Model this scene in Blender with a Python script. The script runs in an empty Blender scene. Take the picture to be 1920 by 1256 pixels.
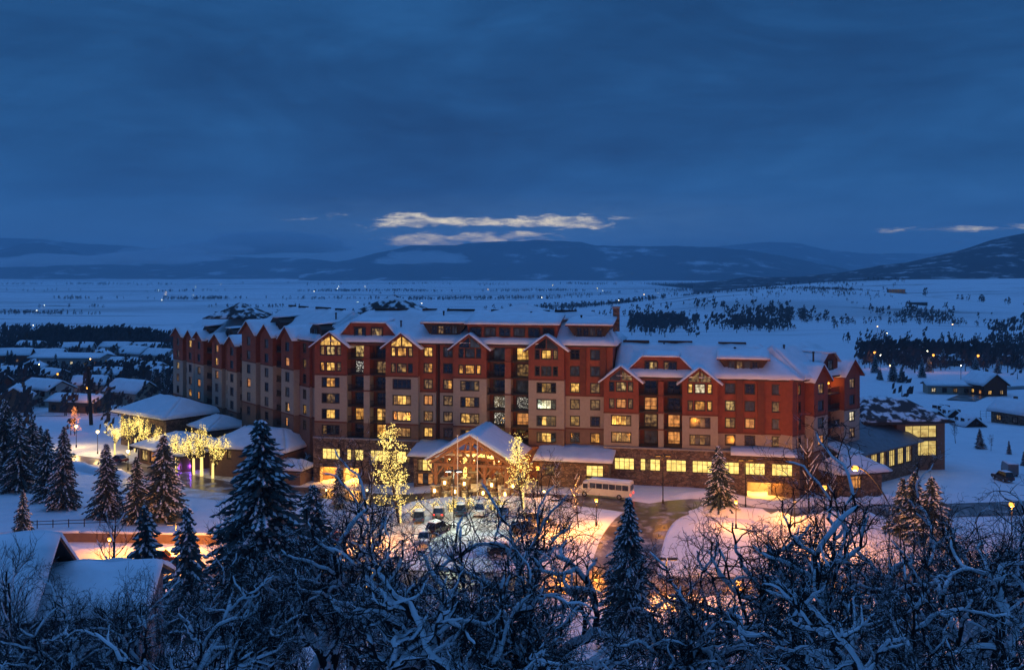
import bpy, math, random
from mathutils import Vector, Matrix, noise
S = bpy.context.scene
C = S.collection
F, HZ, EYE = 1850.0, 505.0, 42.0        # focal length and horizon row (photo pixels), eye height above the hotel forecourt
rad = math.radians

# ------------------------------------------------------------------ camera
cam = bpy.data.objects.new('camera', bpy.data.cameras.new('camera'))
C.objects.link(cam)
cam.data.sensor_width = 36.0
cam.data.lens = 36.0 * F / 1920
cam.data.shift_y = -(628 - HZ) / 1920
cam.data.clip_start = 0.5
cam.data.clip_end = 60000
cam.location = (0, 0, EYE)
cam.rotation_euler = (rad(90), 0, 0)
S.camera = cam

# ------------------------------------------------------------------ sky
W = bpy.data.worlds.new('World')
S.world = W
W.use_nodes = True
nt = W.node_tree
nt.nodes.clear()
def N(tree, typ, **kw):
    n = tree.nodes.new(typ)
    for k, v in kw.items():
        if k.startswith('i_'):
            n.inputs[int(k[2:]) if k[2:].isdigit() else k[2:]].default_value = v
        else:
            setattr(n, k, v)
    return n
def mathn(tree, op, a, b=None, c=None, clamp=False):
    n = tree.nodes.new('ShaderNodeMath'); n.operation = op; n.use_clamp = clamp
    for i, x in enumerate((a, b, c)):
        if x is None: continue
        if isinstance(x, (int, float)): n.inputs[i].default_value = x
        else: tree.links.new(x, n.inputs[i])
    return n.outputs[0]
def smooth(tree, x, lo, hi):
    n = tree.nodes.new('ShaderNodeMapRange'); n.interpolation_type = 'SMOOTHSTEP'
    tree.links.new(x, n.inputs[0]); n.inputs[1].default_value = lo; n.inputs[2].default_value = hi
    return n.outputs[0]
def ramp(tree, x, stops):
    n = tree.nodes.new('ShaderNodeValToRGB'); tree.links.new(x, n.inputs[0])
    cr = n.color_ramp
    while len(cr.elements) < len(stops): cr.elements.new(0.5)
    for e, (p, c) in zip(cr.elements, stops):
        e.position = p; e.color = (c[0], c[1], c[2], 1)
    return n.outputs[0]
def mixc(tree, f, a, b, mode='MIX'):
    n = tree.nodes.new('ShaderNodeMix'); n.data_type = 'RGBA'; n.blend_type = mode
    for i, x in ((0, f), (6, a), (7, b)):
        if isinstance(x, (int, float)): n.inputs[i].default_value = x
        elif isinstance(x, tuple): n.inputs[i].default_value = (x[0], x[1], x[2], 1)
        else: tree.links.new(x, n.inputs[i])
    return n.outputs[2]

SUN_AZ = 0.0          # the last light sits behind the mesa, straight ahead of the camera
sky = N(nt, 'ShaderNodeTexSky', sky_type='NISHITA', sun_disc=False, sun_elevation=rad(-1.5), sun_rotation=rad(SUN_AZ), altitude=2000)
skyc = mixc(nt, 1.0, sky.outputs[0], (0.10, 0.10, 0.10), 'MULTIPLY')
tc = N(nt, 'ShaderNodeTexCoord')
sep = N(nt, 'ShaderNodeSeparateXYZ'); nt.links.new(tc.outputs['Generated'], sep.inputs[0])
dx, dy, dz = sep.outputs
# cloud deck: the direction projected on a flat layer, so that clouds crowd towards the horizon
el = mathn(nt, 'MAXIMUM', dz, 0.0)
den = mathn(nt, 'ADD', el, 0.10)
cu = mathn(nt, 'DIVIDE', dx, den); cv = mathn(nt, 'DIVIDE', dy, den)
cmb = N(nt, 'ShaderNodeCombineXYZ'); nt.links.new(cu, cmb.inputs[0]); nt.links.new(cv, cmb.inputs[1])
def cloudnoise(scale, detail, off, rough=.55, stretch=(1, 1, 1)):
    mp = N(nt, 'ShaderNodeMapping'); nt.links.new(cmb.outputs[0], mp.inputs[0])
    mp.inputs['Location'].default_value = off; mp.inputs['Scale'].default_value = stretch
    n = N(nt, 'ShaderNodeTexNoise'); nt.links.new(mp.outputs[0], n.inputs['Vector'])
    n.inputs['Scale'].default_value = scale; n.inputs['Detail'].default_value = detail; n.inputs['Roughness'].default_value = rough
    n.inputs['Distortion'].default_value = .4
    return n.outputs[0]
big = cloudnoise(0.42, 5, (3.1, 0.4, 0), .5, (1, .6, 1))
fine = cloudnoise(1.5, 7, (7.7, 2.0, 0), .6, (.7, 1, 1))
def streak(sx, sz, detail, off, dist=.6):
    cb = N(nt, 'ShaderNodeCombineXYZ'); nt.links.new(mathn(nt, 'MULTIPLY', dx, sx), cb.inputs[0]); nt.links.new(mathn(nt, 'MULTIPLY', dy, sx * .6), cb.inputs[1]); nt.links.new(mathn(nt, 'MULTIPLY', dz, sz), cb.inputs[2])
    mp = N(nt, 'ShaderNodeMapping'); nt.links.new(cb.outputs[0], mp.inputs[0]); mp.inputs['Location'].default_value = (off, off * .7, off * .4)
    n = N(nt, 'ShaderNodeTexNoise'); nt.links.new(mp.outputs[0], n.inputs['Vector']); n.inputs['Scale'].default_value = 1.0; n.inputs['Detail'].default_value = detail; n.inputs['Roughness'].default_value = .6; n.inputs['Distortion'].default_value = dist
    return n.outputs[0]
layer = streak(3.2, 9.5, 9, 2.3, 1.0)
wisp = streak(13.0, 60.0, 8, 5.1, 1.0)
v = mathn(nt, 'ADD', mathn(nt, 'ADD', mathn(nt, 'MULTIPLY', big, 0.46), mathn(nt, 'MULTIPLY', fine, 0.14)), mathn(nt, 'ADD', mathn(nt, 'MULTIPLY', layer, 0.32), mathn(nt, 'MULTIPLY', wisp, 0.08)))
cl = ramp(nt, v, [(.38, (.0078, .042, .128)), (.46, (.0118, .066, .190)), (.53, (.0170, .094, .260)), (.62, (.028, .132, .345))])
# towards the horizon the deck thins to a paler band
lowband = mathn(nt, 'SUBTRACT', 1.0, smooth(nt, dz, 0.012, 0.075))
cl = mixc(nt, mathn(nt, 'MULTIPLY', lowband, .7), cl, (.046, .155, .35))
# the break in the deck above the mesa
dirn = N(nt, 'ShaderNodeCombineXYZ'); nt.links.new(dx, dirn.inputs[0]); nt.links.new(mathn(nt, 'MULTIPLY', dz, 4.2), dirn.inputs[2])
def dirnoise(sc, off):
    mp = N(nt, 'ShaderNodeMapping'); nt.links.new(dirn.outputs[0], mp.inputs[0]); mp.inputs['Location'].default_value = (off, 0, off * .3)
    gn = N(nt, 'ShaderNodeTexNoise'); nt.links.new(mp.outputs[0], gn.inputs['Vector'])
    gn.inputs['Scale'].default_value = sc; gn.inputs['Detail'].default_value = 9; gn.inputs['Roughness'].default_value = .66; gn.inputs['Distortion'].default_value = .35
    return gn.outputs[0]
gn1 = dirnoise(30, .7)
dzw = mathn(nt, 'ADD', dz, mathn(nt, 'MULTIPLY', mathn(nt, 'SUBTRACT', dirnoise(14, 2.9), .5), .030))
def bandw(x, a, b, c, d):
    return mathn(nt, 'MULTIPLY', smooth(nt, x, a, b), mathn(nt, 'SUBTRACT', 1.0, smooth(nt, x, c, d)))
ahead = mathn(nt, 'GREATER_THAN', dy, 0.0)
g1 = mathn(nt, 'MULTIPLY', bandw(dzw, .034, .045, .050, .059), bandw(dx, -.20, -.11, .07, .15))
g2 = mathn(nt, 'MULTIPLY', bandw(dzw, .020, .028, .032, .041), bandw(dx, -.17, -.10, .00, .10))
g3 = mathn(nt, 'MULTIPLY', bandw(dzw, .031, .037, .039, .045), bandw(dx, .20, .42, .48, .66))
g4 = mathn(nt, 'MULTIPLY', bandw(dzw, .046, .051, .053, .058), bandw(dx, -.26, -.20, -.18, -.13))
gap = mathn(nt, 'MAXIMUM', mathn(nt, 'MAXIMUM', g1, g2), mathn(nt, 'MAXIMUM', mathn(nt, 'MULTIPLY', g3, .72), mathn(nt, 'MULTIPLY', g4, .55)))
gap = mathn(nt, 'MULTIPLY', gap, ahead)
gm = smooth(nt, mathn(nt, 'ADD', gn1, mathn(nt, 'MULTIPLY', gap, .40)), .70, 1.10)
gm = mathn(nt, 'MULTIPLY', gm, mathn(nt, 'MINIMUM', mathn(nt, 'MULTIPLY', gap, 1.6), 1.0))
halo = mathn(nt, 'MULTIPLY', mathn(nt, 'MULTIPLY', bandw(dz, .008, .040, .046, .085), bandw(dx, -.34, -.08, .08, .36)), mathn(nt, 'MULTIPLY', ahead, mathn(nt, 'ADD', mathn(nt, 'MULTIPLY', gn1, 1.2), -.22)))
cl = mixc(nt, mathn(nt, 'MULTIPLY', halo, .55), cl, (.16, .30, .50))
glow = mixc(nt, 1.0, skyc, (1.45, 1.28, .82), 'ADD')
fin = mixc(nt, gm, mixc(nt, 1.0, mixc(nt, .96, skyc, cl), (1, 1, 1), 'MULTIPLY'), glow)
bg = N(nt, 'ShaderNodeBackground'); nt.links.new(fin, bg.inputs[0]); bg.inputs[1].default_value = 1.0
out = N(nt, 'ShaderNodeOutputWorld'); nt.links.new(bg.outputs[0], out.inputs[0])

# the dusk light that comes through the overcast: wide, blue, from high up
sun = bpy.data.objects.new('dusk_light', bpy.data.lights.new('dusk_light', 'SUN'))
C.objects.link(sun)
sun.data.energy = 0.95
sun.data.color = (.15, .36, .95)
sun.data.angle = rad(80)
sun.rotation_euler = (rad(-22), 0, rad(SUN_AZ))
S.view_settings.view_transform = 'Standard'
S.view_settings.look = 'None'
S.view_settings.exposure = 0.0
S.view_settings.gamma = 1.0
S.view_settings.use_curve_mapping = False
S.cycles.use_denoising = True
S.cycles.max_bounces = 5
S.cycles.diffuse_bounces = 2
S.cycles.glossy_bounces = 2
S.cycles.volume_bounces = 1
S.cycles.sample_clamp_indirect = 3.0

# ------------------------------------------------------------------ helpers
def at(px, py, Y): return Vector(((px - 960) / F * Y, Y, EYE - (py - HZ) / F * Y))
def xa(px, Y): return (px - 960) / F * Y
def tag(o, label=None, cat=None, group=None, kind=None):
    if label: o['label'] = label
    if cat: o['category'] = cat
    if group: o['group'] = group
    if kind: o['kind'] = kind
    return o
def link(o, parent=None):
    C.objects.link(o)
    if parent is not None: o.parent = parent
    return o
def empty(name, loc=(0, 0, 0), rz=0.0, label=None, cat=None, group=None):
    o = bpy.data.objects.new(name, None)
    o.empty_display_size = .5
    o.location = loc; o.rotation_euler = (0, 0, rz)
    link(o)
    return tag(o, label, cat, group)
def copy_tree(o, parent=None):
    c = o.copy(); C.objects.link(c); c.parent = parent
    for ch in o.children: copy_tree(ch, c)
    return c
class MB:
    def __init__(s, M=None): s.v = []; s.f = []; s.m = []; s.M = M
    def add(s, vs, fs, mi=0):
        o = len(s.v)
        if s.M is not None: vs = [tuple(s.M @ Vector(p)) for p in vs]
        s.v.extend(vs)
        s.f.extend([tuple(i + o for i in f) for f in fs])
        s.m.extend([mi] * len(fs))
    def box(s, x0, x1, y0, y1, z0, z1, mi=0):
        s.add([(x0, y0, z0), (x1, y0, z0), (x1, y1, z0), (x0, y1, z0), (x0, y0, z1), (x1, y0, z1), (x1, y1, z1), (x0, y1, z1)],
              [(0, 3, 2, 1), (4, 5, 6, 7), (0, 1, 5, 4), (1, 2, 6, 5), (2, 3, 7, 6), (3, 0, 4, 7)], mi)
    def prism(s, poly, y0, y1, mi=0):           # poly in (x, z), counter-clockwise seen from -y
        n = len(poly)
        vs = [(x, y0, z) for x, z in poly] + [(x, y1, z) for x, z in poly]
        fs = [tuple(range(n)), tuple(range(2 * n - 1, n - 1, -1))]
        fs += [(i, i + n, (i + 1) % n + n, (i + 1) % n) for i in range(n)]
        s.add(vs, fs, mi)
    def slabx(s, poly, x0, x1, mi=0):           # poly in (y, z), extruded along x
        n = len(poly)
        vs = [(x0, y, z) for y, z in poly] + [(x1, y, z) for y, z in poly]
        fs = [tuple(range(n - 1, -1, -1)), tuple(range(n, 2 * n))]
        fs += [(i, (i + 1) % n, (i + 1) % n + n, i + n) for i in range(n)]
        s.add(vs, fs, mi)
    def quad(s, a, b, c, d, mi=0): s.add([tuple(a), tuple(b), tuple(c), tuple(d)], [(0, 1, 2, 3)], mi)
    def tube(s, pts, rs, n=5, mi=0, cap=True):
        m = len(pts); vs = []; pu = None
        for i, p in enumerate(pts):
            d = (pts[min(i + 1, m - 1)] - pts[max(i - 1, 0)])
            if d.length < 1e-6: d = Vector((0, 0, 1))
            d.normalize()
            if pu is None: pu = d.orthogonal()
            pu = pu - d * pu.dot(d)
            if pu.length < 1e-5: pu = d.orthogonal()
            pu.normalize(); w = d.cross(pu)
            for k in range(n):
                a = 2 * math.pi * k / n
                q = p + (pu * math.cos(a) + w * math.sin(a)) * rs[i]
                vs.append((q.x, q.y, q.z))
        fs = [(i * n + k, i * n + (k + 1) % n, (i + 1) * n + (k + 1) % n, (i + 1) * n + k) for i in range(m - 1) for k in range(n)]
        if cap:
            fs.append(tuple(range(n - 1, -1, -1))); fs.append(tuple((m - 1) * n + k for k in range(n)))
        s.add(vs, fs, mi)
    def ball(s, c, r, mi=0, seg=8, rings=5, sz=1.0):
        vs = [(c[0], c[1], c[2] + r * sz)]
        for i in range(1, rings):
            t = math.pi * i / rings
            for k in range(seg):
                a = 2 * math.pi * k / seg
                vs.append((c[0] + r * math.sin(t) * math.cos(a), c[1] + r * math.sin(t) * math.sin(a), c[2] + r * sz * math.cos(t)))
        vs.append((c[0], c[1], c[2] - r * sz))
        fs = [(0, 1 + k, 1 + (k + 1) % seg) for k in range(seg)]
        for i in range(rings - 2):
            fs += [(1 + i * seg + k, 1 + (i + 1) * seg + k, 1 + (i + 1) * seg + (k + 1) % seg, 1 + i * seg + (k + 1) % seg) for k in range(seg)]
        b = 1 + (rings - 2) * seg; L = len(vs) - 1
        fs += [(L, b + (k + 1) % seg, b + k) for k in range(seg)]
        s.add(vs, fs, mi)
    def snow(s, a, b, c, d, t=.3, nu=8, nv=4, mi=0, seed=0, ragged=.32):
        # a lumpy slab of snow on the quad a-b (lower edge) c-d (upper edge, c above b)
        a, b, c, d = (Vector(x) for x in (a, b, c, d))
        nrm = (b - a).cross(d - a)
        if nrm.length < 1e-6: nrm = (b - a).cross(c - a)
        nrm.normalize()
        top = []; bot = []
        for j in range(nv + 1):
            for i in range(nu + 1):
                u = i / nu; w = j / nv
                p = (a * (1 - u) + b * u) * (1 - w) + (d * (1 - u) + c * u) * w
                q = noise.noise(Vector((p.x * .55 + seed, p.y * .55, p.z * .55)))
                edge = (j == 0) or (i in (0, nu))
                k = t * (1 + .6 * q) * (.62 if edge else 1.0)
                e = Vector((0, 0, 0))
                if j == 0: e = (a - d).normalized() * (ragged * (noise.noise(Vector((p.x * 1.3, p.y * 1.3, seed + 5.))) + .3))
                top.append(tuple(p + nrm * k + e)); bot.append(tuple(p + nrm * .01 + e * .5))
        n1 = nu + 1
        vs = top + bot; o = len(top)
        fs = [(j * n1 + i, j * n1 + i + 1, (j + 1) * n1 + i + 1, (j + 1) * n1 + i) for j in range(nv) for i in range(nu)]
        for i in range(nu):
            fs.append((o + i, o + i + 1, i + 1, i)); q = nv * n1 + i
            fs.append((q, q + 1, o + q + 1, o + q))
        for j in range(nv):
            p, q = j * n1, (j + 1) * n1
            fs.append((p, q, o + q, o + p)); fs.append((o + p + nu, o + q + nu, q + nu, p + nu))
        s.add(vs, fs, mi)
    def mesh(s, name, mats, sm=False):
        me = bpy.data.meshes.new(name)
        me.from_pydata(s.v, [], s.f)
        for m in mats: me.materials.append(m)
        if len(mats) > 1: me.polygons.foreach_set('material_index', s.m)
        if sm: me.polygons.foreach_set('use_smooth', [True] * len(s.f))
        me.update()
        return me
    def build(s, name, mats, parent=None, sm=False, M=None):
        if not isinstance(mats, (list, tuple)): mats = [mats]
        o = bpy.data.objects.new(name, s.mesh(name, mats, sm))
        link(o, parent)
        if M is not None: o.matrix_local = M
        return o
def inst(name, me, parent=None, M=None):
    o = bpy.data.objects.new(name, me); link(o, parent)
    if M is not None: o.matrix_local = M
    return o

# ------------------------------------------------------------------ materials
MT = {}
def mat(name, col, rough=.75, var=.18, scale=2.5, bump=0.0, bscale=None, metal=0.0, spec=.35, coord='Object'):
    m = bpy.data.materials.new(name); m.use_nodes = True; t = m.node_tree
    b = t.nodes['Principled BSDF']
    b.inputs['Roughness'].default_value = rough; b.inputs['Metallic'].default_value = metal
    b.inputs['Specular IOR Level'].default_value = spec
    tcn = N(t, 'ShaderNodeTexCoord')
    n = N(t, 'ShaderNodeTexNoise'); t.links.new(tcn.outputs[coord], n.inputs['Vector'])
    n.inputs['Scale'].default_value = scale; n.inputs['Detail'].default_value = 5
    c = ramp(t, n.outputs[0], [(.3, tuple(x * (1 - var) for x in col)), (.7, tuple(min(1, x * (1 + var)) for x in col))])
    t.links.new(c, b.inputs['Base Color'])
    if bump:
        n2 = N(t, 'ShaderNodeTexNoise'); t.links.new(tcn.outputs[coord], n2.inputs['Vector'])
        n2.inputs['Scale'].default_value = bscale or scale * 3; n2.inputs['Detail'].default_value = 4
        bp = N(t, 'ShaderNodeBump'); bp.inputs['Strength'].default_value = bump; bp.inputs['Distance'].default_value = .1
        t.links.new(n2.outputs[0], bp.inputs['Height']); t.links.new(bp.outputs[0], b.inputs['Normal'])
    MT[name] = m
    return m
def emit(name, col, strength, patt=None, sample=False):
    m = bpy.data.materials.new(name); m.use_nodes = True; t = m.node_tree
    b = t.nodes['Principled BSDF']
    b.inputs['Base Color'].default_value = (.03, .03, .03, 1); b.inputs['Roughness'].default_value = .12
    b.inputs['Emission Strength'].default_value = strength
    b.inputs['Emission Color'].default_value = (*col, 1)
    if patt:
        tcn = N(t, 'ShaderNodeTexCoord'); oi = N(t, 'ShaderNodeObjectInfo')
        ad = N(t, 'ShaderNodeVectorMath', operation='ADD'); t.links.new(tcn.outputs['Object'], ad.inputs[0])
        sc = N(t, 'ShaderNodeVectorMath', operation='SCALE'); t.links.new(oi.outputs['Location'], sc.inputs[0]); sc.inputs['Scale'].default_value = 3.7
        t.links.new(sc.outputs[0], ad.inputs[1])
        mp = N(t, 'ShaderNodeMapping'); t.links.new(ad.outputs[0], mp.inputs[0]); mp.inputs['Scale'].default_value = patt[1]
        n = N(t, 'ShaderNodeTexNoise'); t.links.new(mp.outputs[0], n.inputs['Vector']); n.inputs['Scale'].default_value = patt[0]; n.inputs['Detail'].default_value = 3
        lo, hi = patt[2]
        dark = tuple(x * patt[3] for x in col)
        c = ramp(t, n.outputs[0], [(lo, (dark[0], dark[1] * .8, dark[2] * .6)), (hi, col)])
        t.links.new(c, b.inputs['Emission Color'])
    m.cycles.emission_sampling = 'AUTO' if sample else 'NONE'
    MT[name] = m
    return m
mat('snow', (.80, .83, .87), .6, .06, .6, .7, 1.3)
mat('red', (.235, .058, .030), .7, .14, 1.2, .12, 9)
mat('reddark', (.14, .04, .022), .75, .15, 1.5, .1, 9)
mat('tan', (.36, .30, .235), .85, .08, 2, .15, 14)
mat('brown', (.20, .125, .085), .85, .12, 2, .15, 14)
mat('timber', (.36, .15, .06), .6, .25, 3, .2, 10)
mat('darktrim', (.045, .026, .02), .6, .2, 3)
mat('frame', (.035, .024, .02), .5, .2, 5)
mat('metal', (.03, .03, .032), .45, .2, 4, metal=.6)
mat('shingle', (.045, .05, .055), .8, .35, 5, .5, 14)
mat('concrete', (.30, .28, .26), .85, .15, 1.5, .2, 8)
mat('pole', (.55, .56, .58), .4, .08, 2, metal=.3)
mat('bark', (.035, .026, .022), .9, .3, 8, .5, 20)
mat('glassdark', (.012, .016, .024), .06, .3, 2, spec=.6)
mat('needles', (.030, .055, .055), .8, .35, 1.2)
mat('rubber', (.02, .02, .02), .8, .1, 5)
mat('chrome', (.6, .6, .6), .25, .05, 5, metal=.9)
# stone: irregular laid stones
def stone_mat():
    m = bpy.data.materials.new('stone'); m.use_nodes = True; t = m.node_tree; b = t.nodes['Principled BSDF']
    tcn = N(t, 'ShaderNodeTexCoord'); mp = N(t, 'ShaderNodeMapping'); t.links.new(tcn.outputs['Object'], mp.inputs[0]); mp.inputs['Scale'].default_value = (1.5, 1.5, 2.6)
    vo = N(t, 'ShaderNodeTexVoronoi'); t.links.new(mp.outputs[0], vo.inputs['Vector']); vo.inputs['Scale'].default_value = 1.0
    ve = N(t, 'ShaderNodeTexVoronoi', feature='DISTANCE_TO_EDGE'); t.links.new(mp.outputs[0], ve.inputs['Vector']); ve.inputs['Scale'].default_value = 1.0
    sp = N(t, 'ShaderNodeSeparateColor'); t.links.new(vo.outputs['Color'], sp.inputs[0])
    c = ramp(t, sp.outputs[0], [(0, (.10, .062, .042)), (.4, (.20, .125, .08)), (.75, (.30, .20, .13)), (1, (.16, .12, .10))])
    e = smooth(t, ve.outputs[0], .0, .09)
    t.links.new(mixc(t, e, (.07, .055, .045), c), b.inputs['Base Color'])
    b.inputs['Roughness'].default_value = .85
    bp = N(t, 'ShaderNodeBump'); bp.inputs['Strength'].default_value = .7; bp.inputs['Distance'].default_value = .12
    t.links.new(e, bp.inputs['Height']); t.links.new(bp.outputs[0], b.inputs['Normal'])
    MT['stone'] = m
stone_mat()
# twigs: dark bark with snow lying on the upper side
def snowy(name, col, lo, hi, nscale, nlo, nhi):
    m = bpy.data.materials.new(name); m.use_nodes = True; t = m.node_tree; b = t.nodes['Principled BSDF']
    g = N(t, 'ShaderNodeNewGeometry'); sp = N(t, 'ShaderNodeSeparateXYZ'); t.links.new(g.outputs['Normal'], sp.inputs[0])
    up = smooth(t, sp.outputs[2], lo, hi)
    tcn = N(t, 'ShaderNodeTexCoord'); n = N(t, 'ShaderNodeTexNoise'); t.links.new(tcn.outputs['Object'], n.inputs['Vector'])
    n.inputs['Scale'].default_value = nscale; n.inputs['Detail'].default_value = 3
    k = mathn(t, 'MULTIPLY', up, smooth(t, n.outputs[0], nlo, nhi))
    t.links.new(mixc(t, k, col, (.80, .83, .87)), b.inputs['Base Color'])
    b.inputs['Roughness'].default_value = .85; b.inputs['Specular IOR Level'].default_value = .2
    MT[name] = m
snowy('twig', (.019, .016, .016), .30, .7, 1.6, .48, .60)
snowy('frosttwig', (.028, .024, .024), .0, .5, 2.2, .38, .54)
snowy('roofsnow', (.05, .052, .055), .1, .3, .55, .46, .60)
snowy('hedge', (.03, .028, .024), .0, .7, 2.5, .35, .6)
# lit and unlit panes
emit('lit_y', (1.0, .56, .12), 1.5, (1.5, (1, 1, .7), (.38, .66), .16))
emit('lit_o', (1.0, .40, .10), .85, (1.7, (1, 1, .7), (.30, .66), .25))
emit('lit_w', (1.0, .86, .55), 1.15, (1.6, (1, 1, .8), (.36, .64), .2))
emit('lit_d', (.85, .48, .16), .34, (1.8, (1, 1, .8), (.38, .66), .10))
emit('lit_hall', (1.0, .74, .20), 1.5, (.9, (1, 1, 1.4), (.25, .62), .55))
emit('lit_dusk', (1.0, .74, .22), .85, (.9, (1, 1, 1.4), (.25, .66), .45))
emit('dim', (.30, .34, .42), .09, (1.4, (1, 1, .8), (.42, .70), .10))
emit('sparkle', (1.0, .95, .8), 1.6, (7.5, (1, 1, 1), (.58, .66), .012))
emit('bulb_warm', (1.0, .70, .22), 9.0)
emit('bulb_gold', (1.0, .70, .17), 4.0)
emit('bulb_wrap', (1.0, .72, .22), 1.5)
emit('bulb_sodium', (1.0, .40, .05), 2.6)
emit('bulb_white', (.95, 1.0, .82), 20.0)
emit('bulb_far', (1.0, .85, .6), 22.0)
emit('bulb_faro', (1.0, .52, .16), 30.0)
emit('bulb_orange', (1.0, .30, .08), 3.5)
emit('bulb_violet', (.25, .05, 1.0), 4.0)
emit('bulb_red', (1.0, .03, .015), 5.0)
emit('lit_a', (1.0, .46, .08), 1.2, (1.3, (1, 1, .7), (.40, .68), .14))
emit('lit_b', (1.0, .66, .22), .75, (1.9, (1, 1, .6), (.40, .64), .10))
emit('lit_c', (1.0, .54, .13), .55, (1.2, (1, 1, .8), (.36, .70), .10))
PANE = {'y': 'lit_y', 'o': 'lit_o', 'w': 'lit_w', 'd': 'lit_d', 'h': 'lit_hall', 'g': 'lit_dusk', '.': 'glassdark', ',': 'dim', 's': 'sparkle'}

# ------------------------------------------------------------------ terrain
def interp(pts, x):
    if x <= pts[0][0]: return pts[0][1]
    for (a, ya), (b, yb) in zip(pts, pts[1:]):
        if x <= b:
            t = (x - a) / (b - a)
            return ya + (yb - ya) * t
    return pts[-1][1]
def sstep(a, b, x):
    t = max(0, min(1, (x - a) / (b - a))); return t * t * (3 - 2 * t)
PROF = [(-80, 39), (0, 31.5), (30, 23.5), (50, 17.5), (80, 9.5), (105, 4), (122, 1.2), (135, .6), (260, 0), (400, -4), (700, -14), (1200, -24), (2000, -34), (4000, -42), (9000, -44), (40000, -44)]
def gauss(x, y, cx, cy, sx, sy): return math.exp(-((x - cx) / sx) ** 2 - ((y - cy) / sy) ** 2)
def ht(x, y):
    z = interp(PROF, y)
    z += 2.2 * sstep(-26, -8, x) * (1 - sstep(34, 48, x)) * sstep(132, 146, y) * (1 - sstep(200, 230, y))
    z += 1.0 * sstep(40, 50, x) * sstep(132, 146, y) * (1 - sstep(230, 300, y))
    if y > 300:
        z += 40 * gauss(x, y, 440, 1500, 300, 230) + 56 * gauss(x, y, 1350, 2400, 620, 620) + 25 * gauss(x, y, 720, 2300, 330, 300)
        k = sstep(300, 800, y)
        z += k * 3.5 * noise.noise(Vector((x * .004, y * .004, 1.3))) + k * 1.2 * noise.noise(Vector((x * .013, y * .013, 4.)))
    elif y < 130:
        z += .5 * noise.noise(Vector((x * .09, y * .09, 2.))) * sstep(135, 110, y)
    return z
def build_ground():
    ys = []; y = -80.0
    while y < 22000:
        ys.append(y)
        y += 2.5 if y < 240 else max(2.5, y * .022)
    ys.append(22000.)
    mb = MB(); nx = 150
    for y in ys:
        half = 130 + max(0, y) * .95
        for i in range(nx + 1):
            x = -half + 2 * half * i / nx
            mb.v.append((x, y, ht(x, y)))
    for j in range(len(ys) - 1):
        for i in range(nx):
            a = j * (nx + 1) + i
            mb.f.append((a, a + 1, a + nx + 2, a + nx + 1)); mb.m.append(0)
    m = bpy.data.materials.new('snow_field'); m.use_nodes = True; t = m.node_tree; b = t.nodes['Principled BSDF']
    tcn = N(t, 'ShaderNodeTexCoord')
    n = N(t, 'ShaderNodeTexNoise'); t.links.new(tcn.outputs['Object'], n.inputs['Vector']); n.inputs['Scale'].default_value = .35; n.inputs['Detail'].default_value = 6
    # brush and dead grass that show through the snow in streaks on the far fields
    mp = N(t, 'ShaderNodeMapping'); t.links.new(tcn.outputs['Object'], mp.inputs[0]); mp.inputs['Scale'].default_value = (.0030, .022, .01)
    n2 = N(t, 'ShaderNodeTexNoise'); t.links.new(mp.outputs[0], n2.inputs['Vector']); n2.inputs['Scale'].default_value = 1.0; n2.inputs['Detail'].default_value = 9; n2.inputs['Roughness'].default_value = .68
    sp = N(t, 'ShaderNodeSeparateXYZ'); t.links.new(tcn.outputs['Object'], sp.inputs[0])
    far = smooth(t, sp.outputs[1], 500, 1500)
    mp3 = N(t, 'ShaderNodeMapping'); t.links.new(tcn.outputs['Object'], mp3.inputs[0]); mp3.inputs['Scale'].default_value = (.0009, .0022, .01)
    n4 = N(t, 'ShaderNodeTexNoise'); t.links.new(mp3.outputs[0], n4.inputs['Vector']); n4.inputs['Scale'].default_value = 1.0; n4.inputs['Detail'].default_value = 6; n4.inputs['Roughness'].default_value = .6
    sage = mathn(t, 'MULTIPLY', smooth(t, n4.outputs[0], .50, .66), .42)
    k = mathn(t, 'MULTIPLY', mathn(t, 'MAXIMUM', mathn(t, 'MULTIPLY', smooth(t, n2.outputs[0], .54, .66), .8), sage), far)
    c0 = ramp(t, n.outputs[0], [(.3, (.76, .79, .83)), (.7, (.84, .86, .89))])
    t.links.new(mixc(t, k, c0, (.10, .09, .08)), b.inputs['Base Color'])
    b.inputs['Roughness'].default_value = .65; b.inputs['Specular IOR Level'].default_value = .25
    n3 = N(t, 'ShaderNodeTexNoise'); t.links.new(tcn.outputs['Object'], n3.inputs['Vector']); n3.inputs['Scale'].default_value = .55; n3.inputs['Detail'].default_value = 6
    bp = N(t, 'ShaderNodeBump'); bp.inputs['Strength'].default_value = .55; bp.inputs['Distance'].default_value = .6
    t.links.new(n3.outputs[0], bp.inputs['Height']); t.links.new(bp.outputs[0], b.inputs['Normal'])
    MT['snow_field'] = m
    tag(mb.build('ground', m, sm=True), kind='structure')
build_ground()

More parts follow.
